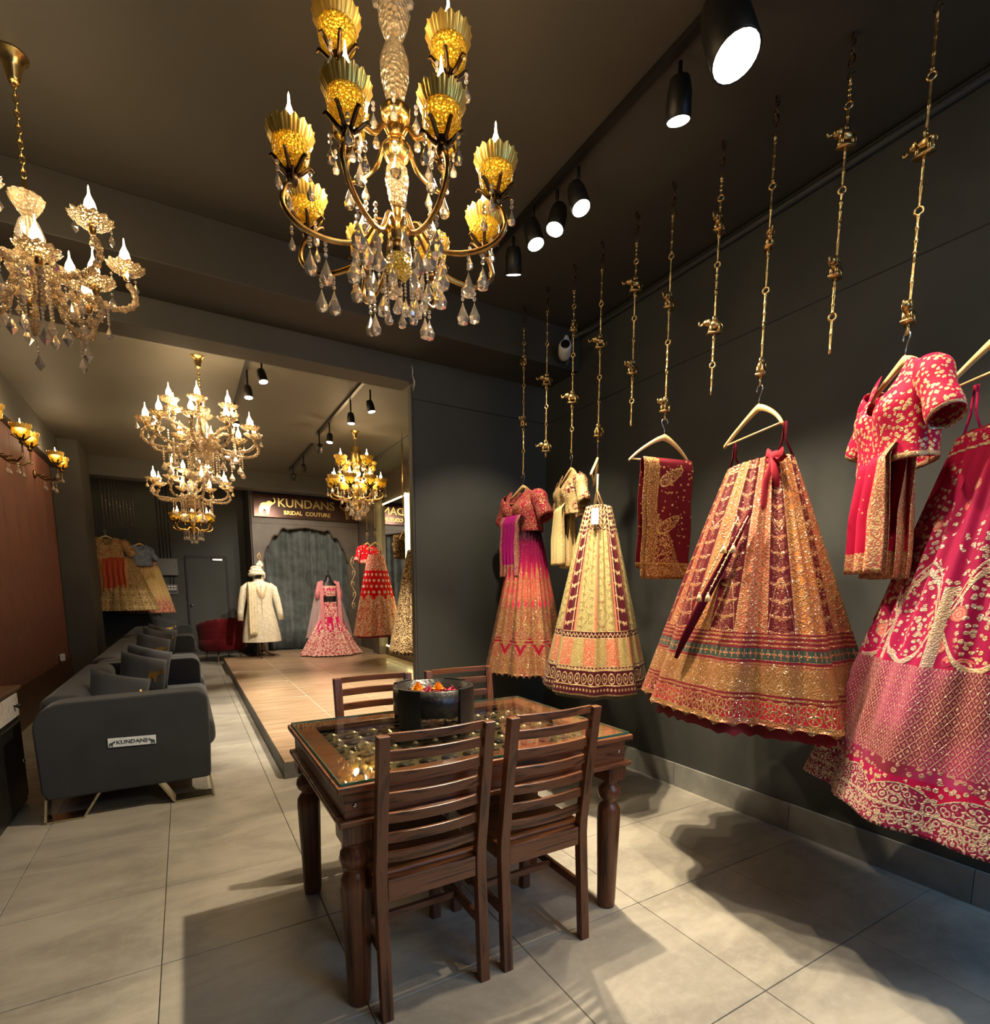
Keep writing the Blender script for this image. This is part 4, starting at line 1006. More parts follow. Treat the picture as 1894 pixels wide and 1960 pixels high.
def blouse(lb, mat, x, y, z_hook, rz, drop=.115, geo=None, sl=None, lining='lining_red', cat='blouse', name='blouse', tassel=None, scale=1):
    t = thing(name, lb, cat, (x, y, z_hook), rz); t.scale = (scale,) * 3; geo = geo or {}; W = geo.get('W', .40)
    g, uv = blouse_geo(**geo); o = ob('bodice', g, mat, t, True, loc=(0, 0, -drop), uv=uv); o.modifiers.new('s', 'SOLIDIFY').thickness = .003
    for s in (-1, 1):
        g, uv = sleeve_geo(s=s, **(sl or {})); o = ob('sleeve', g, mat, t, True, loc=(s * (W / 2 - .035), 0, -drop - .065), uv=uv); o.modifiers.new('s', 'SOLIDIFY').thickness = .003
    if tassel:
        for dx in (0, .012): g = G().tube([(.06 + dx, -.05, -drop - .25), (.07 + dx, -.06, -drop - .36), (.06 + dx * 2, -.05, -drop - .46)], .0028, 5); ob('tie_cord', g, tassel, t, True)
    return t
def drape(lb, mat, x, y, z_hook, rz, w_, L1, L2, wav=.012, fold=5, z0=.222, name='folded_dupatta', cat='dupatta', taper=0.0, thick=.018, hemw=0.0, offx=0, dv=0):
    """cloth folded over the hanger bar: front length L1 (+y), back length L2 (-y)"""
    t = thing(name, lb, cat, (x, y, z_hook), rz); n, m = 60, 60; tot = L1 + L2
    for lay in range(2):
        g = G(); uv = []
        for j in range(m + 1):
            q = j / m * tot
            for i in range(n + 1):
                s = i / n - .5
                if q < L1: zz = -(L1 - q); side = 1
                else: zz = -(q - L1); side = -1
                d = min(1, -zz * 20); yy = side * (.012 + thick * d * (1 + lay)) + wav * sin(s * fold * 6.28 + side + lay) * min(1, -zz * 4); ww = w_ * (1 + taper * (-zz) / L1) * (1 - .06 * lay)
                g.v.append((offx + ww * s + .004 * sin(zz * 20) - .015 * lay, yy + .025, zz - .0 + (hemw * sin(s * fold * 6.28) if abs(q) < .001 or j == m else 0) - lay * .004)); uv.append((.5 + s if side > 0 else .5 - s, (q / L1) if side > 0 else (1 - (q - L1) / L1)))
        for j in range(m):
            for i in range(n): a = j * (n + 1) + i; g.f.append((a, a + 1, a + n + 2, a + n + 1))
        o = ob('cloth_layer', g, mat, t, True, loc=(0, 0, -z0 + .006), uv=uv); o.modifiers.new('s', 'SOLIDIFY').thickness = .002
    return t
R_ = radians
# 1 pink and orange set
hanger(2.35, 3.60, 2.29, R_(92), 'wooden hanger under the pink and orange blouse, farthest on the right wall')
blouse('magenta and orange embroidered short-sleeved blouse above the flared pink and orange skirt', 'g_poblouse', 2.35, 3.60, 2.29, R_(92), geo=dict(W=.44, H=.34, neck=.14, Tk=.20), sl=dict(L=.22, r0=.10, r1=.085, ang=-58))
drape('magenta scarf with brown borders folded below the pink and orange blouse', 'g_drape_magenta', 2.26, 3.64, 2.29, R_(92), .26, .46, .40, z0=.34, offx=-.06)
skirt('lehenga_skirt', 'flared skirt shading from pink through orange to antique gold, farthest on the right wall', 'g_pink_orange', 2.38, 3.58, 2.29, R_(60), .40,
      dict(w0=.30, t0=.18, w1=.84, t1=.64, h=1.14, folds=9, amp=.11, seed=4, scallop=.03, flare=1.1), None, lining='lining_red', lin_drop=-.01)
# 2 cream blouse
hanger(2.35, 3.00, 2.31, R_(74), 'wooden hanger under the small cream and maroon blouse')
blouse('small cream and maroon blouse seen almost from the side', 'g_cblouse', 2.35, 3.00, 2.31, R_(74), geo=dict(W=.36, H=.30, Tk=.15), sl=dict(L=.20, ang=-62))
drape('cream cloth hanging below the small cream and maroon blouse', 'g_drape_cream', 2.33, 3.02, 2.31, R_(70), .20, .42, .44, z0=.33, wav=.02, fold=3)
# 3 cream skirt
hanger(2.35, 2.73, 2.32, R_(47), 'wooden hanger seen edge-on above the cream panelled skirt')
t = skirt('lehenga_skirt', 'cream and maroon panelled skirt with a dark medallion hem', 'g_cream', 2.36, 2.72, 2.32, R_(49), .40, dict(w0=.30, t0=.16, w1=.92, t1=.66, h=1.155, folds=8, amp=.08, seed=9, flare=1.08), 'cord_gold', .13, lining='lining_olive', lin_drop=.025)
ob('price_tag', B(-.002, .002, -.022, .022, -.10, 0), 'tag_white', t, loc=(-.21, .02, -.43), rot=(0, R_(8), 0), label='white paper price tag')
# 4 scarf
hanger(2.35, 2.18, 2.33, R_(-11), 'wooden hanger seen square-on holding the folded maroon scarf')
drape('folded maroon and gold paisley scarf hung over a hanger bar', 'g_dupatta', 2.35, 2.18, 2.33, R_(169), .31, .655, .60, wav=.004, fold=2, thick=.006)
# 5 maroon and gold skirt
hanger(2.35, 1.618, 2.33, R_(71), 'wooden hanger tilted above the maroon and gold skirt')
t = skirt('lehenga_skirt', 'wide maroon and gold panelled skirt with a red ribbon tied at the waist', 'g_maroon_gold', 2.35, 1.60, 2.33, R_(71), .355,
          dict(w0=.37, t0=.18, w1=1.16, t1=.86, h=1.13, folds=8, amp=.10, seed=12, nu=400, nz=130, flare=1.06, scallop=.02), 'cord_maroon', .17, lining='lining_red', lin_drop=.05)
g = G()
g.ball((0, 0, 0), .032, .022, .028); g.tube([(0, 0, 0), (-.05, .01, .012), (-.075, .015, -.01), (-.04, .01, -.02), (0, 0, 0)], [.012, .02, .018, .014, .01], 8, flat=.4)
g.tube([(0, 0, 0), (.05, .0, .03), (.065, 0, 0), (.03, 0, -.01), (0, 0, 0)], [.012, .02, .018, .014, .01], 8, flat=.4)
g.tube([(0, .01, 0), (.012, .02, -.10), (-.005, .03, -.20), (.004, .03, -.27)], [.012, .026, .03, .018], 8, flat=.35); g.tube([(0, .01, 0), (-.03, .02, -.07), (-.045, .02, -.13)], [.012, .02, .014], 8, flat=.35)
ob('ribbon_bow', g, 'cord_red', t, True, loc=(-.185, .06, -.37), label='red ribbon bow')
g = G(); random.seed(5)
for k in range(2):
    x, z = -.20 + k * .035, -.62; pts = [(x + .02 * (i / 9), .185 + .014 * i + k * .02, z - .03 * i) for i in range(12)]; g.tube(pts, .0025, 5)
    for i in range(1, 12, 1): g.ball(pts[i], .0055, n=6, m=5)
    g.lathe([(.003, 0), (.010, -.015), (.013, -.036), (0, -.036)], 8, Matrix.Translation(pts[-1])); g.lathe([(.003, 0), (.010, -.015), (.014, -.036), (0, -.036)], 8, Matrix.Translation(pts[4]))
ob('tassel', g, 'cord_gold', t, True, loc=(0, 0, 0), label='pale gold beaded tassels')
g = G().tube([(-.20, .175, -.60), (-.15, .235, -.78), (-.10, .31, -.98), (-.06, .37, -1.15), (-.04, .40, -1.25)], [.012, .022, .026, .022, .010], 8, flat=.5); ob('sash', g, 'cord_maroon', t, True, label='dark maroon velvet sash')
# 6 pink blouse and scarf
hanger(2.35, 1.04, 2.335, R_(53), 'wooden hanger inside the bright pink blouse')
blouse('bright pink blouse with pale gold flowers and puffed short sleeves', 'g_pinkblouse', 2.35, 1.04, 2.335, R_(50), geo=dict(W=.40, H=.37, neck=.17, Tk=.17, neckw=.45), sl=dict(L=.235, r0=.085, r1=.078, ang=-60), tassel='cord_pink')
drape('bright pink scarf with a gold beaded border folded below the pink blouse', 'g_drape_pink', 2.33, 1.05, 2.335, R_(45), .27, .46, .48, z0=.42, wav=.022, fold=3, taper=.12)
# 7 pink skirt
hanger(2.37, .77, 2.33, R_(60), 'wooden hanger cut by the right edge above the pink skirt')
skirt('lehenga_skirt', 'very large bright pink skirt with gold flowers cut by the right edge', 'g_pink', 2.41, .70, 2.33, R_(66), .40,
      dict(w0=.40, t0=.22, w1=1.12, t1=.90, h=1.31, folds=7, amp=.10, seed=22, nu=420, nz=140, flare=1.05), 'cord_pink', .17, lining='lining_red', lin_drop=-.01)

# rear garments
hanger(2.80, 9.2, 2.28, R_(35), 'rear hanger above the red dotted blouse')
hanger(2.80, 8.75, 2.26, R_(35), 'rear hanger above the red dotted skirt')
blouse('small red blouse with white dots hanging in the rear by the mirror', 'g_reddots_blouse', 2.80, 9.2, 2.28, R_(30), geo=dict(W=.42, H=.33), sl=dict(L=.26, ang=-65), name='blouse')
skirt('lehenga_skirt', 'red skirt with white dots and peach embroidered foot, hanging in the rear', 'g_reddots', 2.80, 8.75, 2.26, R_(35), .30, dict(w0=.30, t0=.2, w1=1.02, t1=.62, h=1.32, folds=8, amp=.08, seed=31, nu=160, nz=50, flare=1.05), 'cord_red', .15, lining='lining_red')
hanger(2.70, 7.15, 2.30, R_(60), 'rear hanger above the brown and gold dress')
blouse('dark brown and gold blouse above the brown skirt by the short wall', 'g_brown', 2.68, 7.3, 2.30, R_(60), geo=dict(W=.42, H=.36), sl=dict(L=.26, ang=-70))
skirt('lehenga_skirt', 'brown and gold scalloped skirt in the rear, cut by the short wall', 'g_brown', 2.78, 6.95, 2.30, R_(60), .38, dict(w0=.34, t0=.2, w1=1.05, t1=.75, h=1.36, folds=8, amp=.08, seed=33, nu=160, nz=50, scallop=.04, flare=1.05), 'cord_gold', .15, lining='dark_paint')
RC = G().tube([(0, 0, 0), (0, 0, -1.02)], .0045, 6).mesh('rod', 'brass', True)
RC2 = G().tube([(0, 0, 0), (0, 0, -1.02)], .0045, 6).mesh('rod', 'antique_steel', True)
SH = G().tube([(.016 * cos(a), 0, .016 * sin(a) - .016) for a in np.linspace(-.5, 3.6, 9)] + [(.016 * cos(a), 0, -.048 + .016 * sin(a)) for a in np.linspace(.5, -3.4, 9)], .005, 6).mesh('s_hook', 'brass', True)
KN = G().ball((0, 0, 0), .010, n=8, m=6).mesh('knob', 'brass', True)
for (x, y, z, lb) in ((2.80, 9.2, 2.35, 'gilt rod hanger line over the red dotted blouse'), (2.80, 8.75, 2.33, 'gilt rod line over the red dotted skirt'), (2.70, 7.15, 2.37, 'gilt rod line over the brown and gold dress'), (2.86, 7.6, 2.55, 'empty gilt rod line nearest the mirror light')):
    t = thing('rod_line', lb, 'chain', (x, y, ZC)); r = link('rod', RC, t, (0, 0, 0), (0, 0, 0), (1, 1, (ZC - z - .06) / 1.02)); link('s_hook', SH, t, (0, 0, z - ZC + .008)); link('knob', KN, t, (0, 0, -.55)); link('knob', KN, t, (0, 0, z - ZC + .35))
# left rear garments
hanger(-1.12, 11.65, 2.42, R_(8), 'hanger above the gold blouse in the left rear corner')
blouse('gold embroidered blouse with an orange neck lining in the left rear corner', 'g_goldblouse', -1.12, 11.65, 2.42, R_(188), geo=dict(W=.52, H=.40, neck=.14, Tk=.18), sl=dict(L=.30, r0=.12, r1=.11, ang=-58))
drape('rust orange scarf with gold border hanging over the gold skirt', 'g_drape_orange', -1.05, 11.60, 2.42, R_(180), .42, .60, .3, z0=.48, wav=.012, fold=5)
skirt('lehenga_skirt', 'wide gold skirt hanging in the left rear corner', 'g_gold', -1.0, 11.78, 2.42, R_(0), .45, dict(w0=.42, t0=.28, w1=1.18, t1=.66, h=.96, folds=10, amp=.08, seed=41, nu=200, nz=60, flare=1.15), None, lining='dark_paint', lin_drop=0)
hanger(-.66, 12.15, 2.34, R_(20), 'hanger above the blue-grey blouse in the left rear corner')
blouse('blue-grey blouse behind the gold dress', 'blue_cloth', -.66, 12.12, 2.34, R_(200), geo=dict(W=.40, H=.40), sl=dict(L=.24, ang=-66))
skirt('lehenga_skirt', 'yellow and coral skirt behind the gold skirt in the left rear corner', 'g_yellow', -.62, 12.30, 2.34, R_(10), .40, dict(w0=.34, t0=.2, w1=.88, t1=.5, h=1.0, folds=8, amp=.07, seed=43, nu=160, nz=50), 'cord_red', .15, lining='dark_paint', lin_drop=0)
for i in range(10):
    x = -1.12 + .045 * i; y = 11.62 + .075 * i; t = thing('rod_line', ORD[i] + ' thin brass rod from the left hanging in the left rear corner', 'chain', (x, y, ZC), 0, 'thin rods hanging in the left rear corner')
    link('rod', RC2, t, (0, 0, 0), (0, 0, 0), (1, 1, 1.05)); link('knob', KN, t, (0, 0, -.5 - .06 * (i % 3))); link('knob', KN, t, (0, 0, -.9 - .03 * (i % 4)))

# ------------------------------------------------------------------ dining table
tb = thing('dining_table', 'dark sheesham dining table with glass over a carved brass-studded top', 'table', (.985, 2.045, 0))
A, Bq = .595, .43
for n_, bb, mt in (('apron', (-A, A, -Bq, -Bq + .03, .675, .765), 'wood_x'), ('apron', (-A, A, Bq - .03, Bq, .675, .765), 'wood_x'), ('apron', (-A, -A + .03, -Bq + .03, Bq - .03, .675, .765), 'wood_y'), ('apron', (A - .03, A, -Bq + .03, Bq - .03, .675, .765), 'wood_y')):
    ob(n_, B(*bb), mt, tb, bevel=.003)
def frame_ring(g, a, b, wd, z0, z1):
    g.box(-a, a, -b, -b + wd, z0, z1); g.box(-a, a, b - wd, b, z0, z1); g.box(-a, -a + wd, -b + wd, b - wd, z0, z1); g.box(a - wd, a, -b + wd, b - wd, z0, z1); return g
ob('lower_moulding', frame_ring(G(), A + .022, Bq + .022, .06, .655, .675), 'wood_x', tb, bevel=.006, seg=3)
ob('top_moulding', frame_ring(G(), A + .024, Bq + .024, .10, .765, .790), 'wood_x', tb, bevel=.006, seg=3)
ob('carved_panel', B(-A + .03, A - .03, -Bq + .03, Bq - .03, .735, .752), 'lattice', tb)
NXL, NYL = 12, 8; LX, LY = .50, .34
lat = G(); dk = G()
disc = G().lathe([(0, .0), (.030, 0), (.034, .004)], 16).mesh('carved_rosette', 'lattice_dark', True)
stud_g = G(); sv = [(0, 0, .007)] + [((.017 if k % 2 == 0 else .0058) * cos(k * pi / 4), (.017 if k % 2 == 0 else .0058) * sin(k * pi / 4), .0015) for k in range(8)]
stud_g.add(sv, [(0, 1 + k, 1 + (k + 1) % 8) for k in range(8)]); stud_g.lathe([(.0115, .001), (.0105, .006), (.006, .0105), (0, .012)], 12); stud = stud_g.mesh('brass_star', 'star_gold')
for i in range(NXL):
    for j in range(NYL): link('carved_rosette', disc, tb, (-LX + 2 * LX * i / (NXL - 1), -LY + 2 * LY * j / (NYL - 1), .7525))
for i in range(NXL - 1):
    for j in range(NYL - 1): link('brass_star', stud, tb, (-LX + 2 * LX * (i + .5) / (NXL - 1), -LY + 2 * LY * (j + .5) / (NYL - 1), .7525))
for i in range(NXL + 1): lat.box(-LX - .045 + 2 * LX * i / (NXL - 1) - .003, -LX - .045 + 2 * LX * i / (NXL - 1) + .003, -LY - .04, LY + .04, .752, .760)
for j in range(NYL + 1): lat.box(-LX - .045, LX + .045, -LY - .048 + 2 * LY * j / (NYL - 1) - .003, -LY - .048 + 2 * LY * j / (NYL - 1) + .003, .752, .759)
ob('glass_sheet', B(-A - .008, A + .008, -Bq - .008, Bq + .008, .7905, .800), 'glass_top', tb, bevel=.001); ob('glass_rim', frame_ring(G(), A + .0105, Bq + .0105, .002, .7905, .7995), 'glass_edge', tb)
legp = [(.034, 0), (.038, .01), (.040, .04), (.041, .10), (.047, .30), (.050, .42), (.048, .455), (.036, .475), (.030, .482), (.030, .492), (.044, .505), (.050, .525), (.046, .548), (.033, .562), (.030, .575), (.040, .585), (.044, .592)]
lm = G().lathe(legp, 24); lm.box(-.047, .047, -.047, .047, .590, .656); lm = lm.mesh('leg', 'wood_z'); lm.polygons.foreach_set('use_smooth', [len(p.vertices) == 4 and abs(p.normal.z) < .95 and p.index < 24 * 16 for p in lm.polygons])
for sx in (-1, 1):
    for sy in (-1, 1): link('leg', lm, tb, (sx * .555, sy * .385, 0))
for sx in (-.56, .56): ob('bolt', G().ball((0, 0, 0), .008, .005, .008), 'steel', tb, True, loc=(sx, -Bq - .002, .718))

# chair
def chair(lb, x, y, rz, first=None):
    if first is not None:
        c = tree(first); c.location = (x, y, 0); c.rotation_euler = (0, 0, rz); c['label'] = lb; return c
    t = thing('dining_chair', lb, 'chair', (x, y, 0), rz, 'ladder-back chairs round the dining table'); hw = .20
    # local: front of the chair +y; back posts at y=-.2
    def lean(z): return -.20 - max(0, (z - .47)) * .14 - (0.03 * (1 - z / .47) if z < .47 else 0)
    for s in (-1, 1):
        g = G(); zs = [0, .15, .30, .44, .50, .62, .75, .88, .965]; vs = []; fs = []
        for z in zs:
            yy = lean(z)
            for dx, dy in ((-.019, -.017), (.019, -.017), (.019, .017), (-.019, .017)): vs.append((s * (hw - .019) + dx, yy + dy, z))
        for i in range(len(zs) - 1):
            for j in range(4): j2 = (j + 1) % 4; fs.append((i * 4 + j, i * 4 + j2, i * 4 + 4 + j2, i * 4 + 4 + j))
        fs += [(3, 2, 1, 0), tuple(len(vs) - 4 + j for j in range(4))]; g.add(vs, fs); ob('back_post', g, 'wood_z', t, bevel=.003)
        ob('front_leg', B(s * (hw - .02) - .02, s * (hw - .02) + .02, .18, .22, 0, .415), 'wood_z', t, bevel=.003)
        ob('side_stretcher', B(s * (hw - .02) - .009, s * (hw - .02) + .009, -.20, .18, .20, .235), 'wood_y', t, bevel=.002)
    ob('stretcher', B(-hw + .03, hw - .03, -.02, .0, .205, .23), 'wood_x', t, bevel=.002)
    g = G(); vs = []; fs = []; n = 12
    ob('seat', B(-hw + .002, hw - .002, -.178, .225, .415, .478), 'wood_x', t, bevel=.006)
    ob('seat_apron', B(-hw + .04, hw - .04, -.215, -.186, .395, .470), 'wood_x', t, bevel=.003)
    zz = np.linspace(.545, .895, 6).tolist() + [.955]
    for k, z in enumerate(zz):
        hgt = .017 if k < 6 else .014; g = G(); vs = []; fs = []
        for i in range(n + 1):
            x_ = -hw + .036 + (2 * hw - .072) * i / n; yb = lean(z) - .018 * cos(pi * (i / n - .5))
            for dy, dz in ((-.007, -hgt), (.007, -hgt), (.007, hgt), (-.007, hgt)): vs.append((x_, yb + .006 + dy, z + dz))
        for i in range(n):
            for j in range(4): j2 = (j + 1) % 4; fs.append((i * 4 + j, i * 4 + j2, i * 4 + 4 + j2, i * 4 + 4 + j))
        fs += [(3, 2, 1, 0), tuple(len(vs) - 4 + j for j in range(4))]; g.add(vs, fs); ob('back_rail', g, 'wood_x', t, bevel=.002)
    return t
c0 = chair('ladder-back chair in front of the table, left of the two near ones', .665, 1.765, 0)
chair('ladder-back chair in front of the table, right of the two near ones', 1.125, 1.765, 0, c0)
chair('ladder-back chair behind the table on the left, against the stage', .80, 2.33, pi, c0)
chair('ladder-back chair behind the table on the right, in front of the short wall', 1.28, 2.33, pi, c0)

# carved round bowl with marigolds
bw = thing('carved_bowl', 'round black carved wooden planter on feet standing on the glass table', 'bowl', (.955, 2.20, .80))
ri, ro = .158, .182
g = G().lathe([(0, .112), (ri - .01, .112), (ri, .114), (ri, .165), (ro, .165), (ro, .050), (0, .050)], 48); ob('drum', g, 'carved_black', bw, True)
for k in range(4):
    a = k * pi / 2 + .55; g = G(); vs = []; fs = []
    for i in range(9):
        aa = (i / 8 - .5) * .62
        for r, z in ((ro - .01, 0), (ro + .008, 0), (ro + .008, .170), (ro - .012, .170)): vs.append((r * cos(aa), r * sin(aa), z if z == 0 else z))
    for i in range(8):
        for j in range(4): j2 = (j + 1) % 4; fs.append((i * 4 + j, i * 4 + j2, i * 4 + 4 + j2, i * 4 + 4 + j))
    fs += [(3, 2, 1, 0), tuple(32 + j for j in range(4))]; g.add(vs, fs); ob('foot', g, 'carved_black', bw, loc=(0, 0, 0), rot=(0, 0, a))
random.seed(11)
pg = G()
for k in range(420):
    a = random.random() * 6.28; r = .145 * sqrt(random.random()); z = .115 + random.random() * .02; m_ = Matrix.Translation((r * cos(a), r * sin(a), z)) @ Matrix.Rotation(random.random() * 3, 4, 'X') @ Matrix.Rotation(random.random() * 6, 4, 'Z')
    pg.add([(0, 0, 0), (.010, .006, .002), (.018, 0, .004), (.010, -.006, .002)], [(0, 1, 2, 3)], m_)
pt = ob('petals', pg, 'petal_red', None, loc=(.955, 2.20, .80)); tag(pt, 'layer of loose dark pink petals inside the black carved bowl', 'petals'); pt['kind'] = 'stuff'
def marigold(x, y, z, r, lb):
    g = G()
    for lay in range(5):
        n = 12 - lay; rr = r * (1 - lay * .17); zz = z + r * .25 * lay
        for k in range(n):
            a = 2 * pi * k / n + lay * .4; m_ = Matrix.Translation((x, y, zz)) @ Matrix.Rotation(a, 4, 'Z') @ Matrix.Rotation(-.35 - .22 * lay, 4, 'Y')
            g.add([(rr * .2, -rr * .1, 0), (rr * .85, -rr * .28, 0), (rr * 1.05, 0, rr * .12), (rr * .85, rr * .28, 0), (rr * .2, rr * .1, 0)], [(0, 1, 2, 3, 4)], m_)
    g.ball((x, y, z + r * .5), r * .5, n=8, m=6)
    tag(ob('marigold', g, 'marigold'), lb, 'flower', 'marigolds in the black bowl')
for dx, dy, lb in ((-.075, -.03, 'leftmost orange marigold in the black bowl'), (-.035, .05, 'middle orange marigold in the black bowl'), (.045, .0, 'rightmost orange marigold in the black bowl')):
    marigold(.955 + dx - .02, 2.20 + dy, .936, .032, lb)

# ------------------------------------------------------------------ sofas and cushions
def sofa(y0, y1, lb, plate=False):
    t = thing('sofa', lb, 'sofa', (-.36, (y0 + y1) / 2, 0), 0); L = (y1 - y0) / 2
    ob('base', B(-.43, .42, -L + .16, L - .16, .15, .33), 'sofa_velvet', t, bevel=.03, seg=3)
    for s in (-1, 1):
        g = G(); n = 10      # arm: side profile with rounded top and a slight dip, extruded along y
        prof = [(-.445, .20), (-.455, .58)] + [(-.455 + .15 * (1 - cos(a)), .58 + .15 * sin(a)) for a in np.linspace(.2, pi / 2, 6)] + [(0, .735), (.30, .74)] + [(.38 + .07 * sin(a), .67 + .07 * cos(a)) for a in np.linspace(0, pi / 2, 6)] + [(.45, .40), (.44, .17), (.42, .15), (-.42, .15)]
        w_ = .19; vs = [(x, -w_ / 2, z) for x, z in prof] + [(x, w_ / 2, z) for x, z in prof]; n = len(prof)
        g.add(vs, [tuple(range(n)), tuple(range(n, 2 * n))[::-1]] + [(i, i + n, (i + 1) % n + n, (i + 1) % n) for i in range(n)])
        ob('arm_rest', g, 'sofa_velvet', t, loc=(0, s * (L - w_ / 2), 0), bevel=.035, seg=5)
    ob('back_rest', B(-.455, -.22, -L + .185, L - .185, .25, .74), 'sofa_velvet', t, bevel=.07, seg=5)
    ob('seat_cushion', B(-.24, .49, -L + .19, L - .19, .30, .50), 'sofa_velvet', t, bevel=.07, seg=5)
    for s in (-1, 1):
        for e, pts in (('front', [(.14, .152), (.22, .008), (.448, .008), (.43, .152)]), ('rear', [(-.43, .152), (-.445, .008), (-.26, .008), (-.17, .152)])):
            g = G(); P = [(x, 0, z) for x, z in pts]; wd = .13
            for a, b2 in zip(P[:-1], P[1:]):
                d = Vector((b2[0] - a[0], 0, b2[2] - a[2])); nrm = Vector((-d.z, 0, d.x)).normalized() * .006
                A_, B_ = Vector(a), Vector(b2); y_ = Vector((0, wd / 2, 0))
                v = [A_ - nrm - y_, A_ + nrm - y_, A_ + nrm + y_, A_ - nrm + y_, B_ - nrm - y_, B_ + nrm - y_, B_ + nrm + y_, B_ - nrm + y_]
                g.add(v, [(0, 1, 2, 3), (7, 6, 5, 4), (0, 4, 5, 1), (1, 5, 6, 2), (2, 6, 7, 3), (3, 7, 4, 0)])
            ob('leg', g, 'champagne', t, loc=(0, s * (L - .085), 0), label='gold metal strap leg')
    if plate:
        p = ob('name_plate', B(-.125, .125, -.004, 0, -.029, .029), 'plate_white', t, loc=(.02, -L - .002, .455), rot=(0, radians(2), 0), bevel=.002, label='white name plate lettered KUNDANS')
        ob('plate_letters', text_geo('KUNDANS', .034, .001, .0006), 'ink', p, loc=(0, -.005, .0), rot=(pi / 2, 0, 0))
        ob('elephant_emblem', emblem(.036, .002), 'ink', p, loc=(-.103, -.006, -.024)); ob('elephant_emblem', emblem(.036, .002, True), 'ink', p, loc=(.103, -.006, -.024))
    return t
sofa(3.93, 6.06, 'charcoal velvet sofa nearest the viewer with a white name plate on its arm', True)
sofa(6.10, 8.98, 'middle charcoal velvet sofa of the row along the left wall')
sofa(9.02, 11.5, 'farthest charcoal velvet sofa of the row, below the gold skirt')
def cushion(x, y, z, rx, rz, lb, emb=True, s=.38):
    t = thing('cushion', lb, 'cushion', (x, y, z), 0, 'dark cushions on the sofas'); t.rotation_euler = (rx, R_(18), rz); z -= .03; t.location.z = z; t.location.x += .06; g = G(); n = 14
    for side in (1, -1):
        o = len(g.v)
        for j in range(n + 1):
            for i in range(n + 1):
                a, b2 = i / n * 2 - 1, j / n * 2 - 1; k = max(0, (1 - a ** 4) * (1 - b2 ** 4)); pin = 1 - .07 * (1 - a * a) * abs(b2) ** 3 - .0; pin2 = 1 - .07 * (1 - b2 * b2) * abs(a) ** 3
                g.v.append((a * s / 2 * pin2, side * .075 * k ** .55, b2 * s / 2 * pin))
        for j in range(n):
            for i in range(n): q = (o + j * (n + 1) + i, o + j * (n + 1) + i + 1, o + (j + 1) * (n + 1) + i + 1, o + (j + 1) * (n + 1) + i); g.f.append(q[::-1] if side > 0 else q)
    ob('cover', g, 'sofa_velvet', t, True)
    if emb: ob('elephant_emblem', emblem(.13, .006), 'gold_metal', t, loc=(.05, -.080, -.06), label='gold elephant motif')
cushion(-.50, 4.45, .665, R_(-22), R_(22), 'dark cushion with a gold elephant nearest the viewer on the first sofa')
cushion(-.40, 5.28, .70, R_(-18), R_(30), 'middle dark cushion with a gold elephant on the first sofa')
cushion(-.38, 5.62, .73, R_(-14), R_(25), 'dark cushion with a gold elephant against the far arm of the first sofa')
cushion(-.42, 7.35, .71, R_(-18), R_(25), 'plain-looking dark cushion on the middle sofa, nearest of its group')
cushion(-.40, 8.05, .73, R_(-16), R_(28), 'dark cushion with a gold elephant in the middle of the middle sofa')
cushion(-.36, 8.45, .74, R_(-14), R_(25), 'dark cushion with a gold elephant against the far arm of the middle sofa')
cushion(-.40, 10.6, .74, R_(-16), R_(28), 'dark cushion on the farthest sofa, nearer one')
cushion(-.36, 10.98, .74, R_(-14), R_(25), 'dark cushion on the farthest sofa, against its far arm')

# red scallop armchair, seen from behind: open side faces left-back
ac = thing('red_armchair', 'deep red velvet armchair with a channel-tufted scalloped back beside the stage', 'armchair', (.60, 11.65, 0), R_(205))
ac.scale = (1.1, 1.1, 1.08)
NB = 11; g = G(); 
def shell(off, hh, lean_=0):
    g = G(); n = NB * 10; vs = []; fs = []; m = 8
    for j in range(m + 1):
        t = j / m
        for i in range(n + 1):
            a = radians(-20 + 220 * i / n); puff = abs(sin(pi * i / 10)); side = abs(i / n - .5) * 2; top = .46 + hh * (1 - side ** 2 * .45) + .028 * puff
            r = .36 + off * (1 + .5 * puff) + .05 * t
            vs.append((r * cos(a), r * sin(a) * .92, .22 + (top - .22) * t))
    for j in range(m):
        for i in range(n): q = j * (n + 1) + i; fs.append((q, q + 1, q + n + 2, q + n + 1))
    return g.add(vs, fs)
o = ob('tufted_back', shell(.0, .30), 'red_velvet', ac, True); o.modifiers.new('s', 'SOLIDIFY').thickness = .09
g = G().lathe([(0, .20), (.36, .20), (.385, .24), (.385, .40), (.34, .44), (0, .45)], 32); ob('seat', g, 'red_velvet', ac, True)
for k in range(4):
    a = k * pi / 2 + .78; ob('leg', G().tube([(.26 * cos(a), .26 * sin(a), .21), (.30 * cos(a), .30 * sin(a), 0)], [.014, .008], 8), 'gold_metal', ac, True)

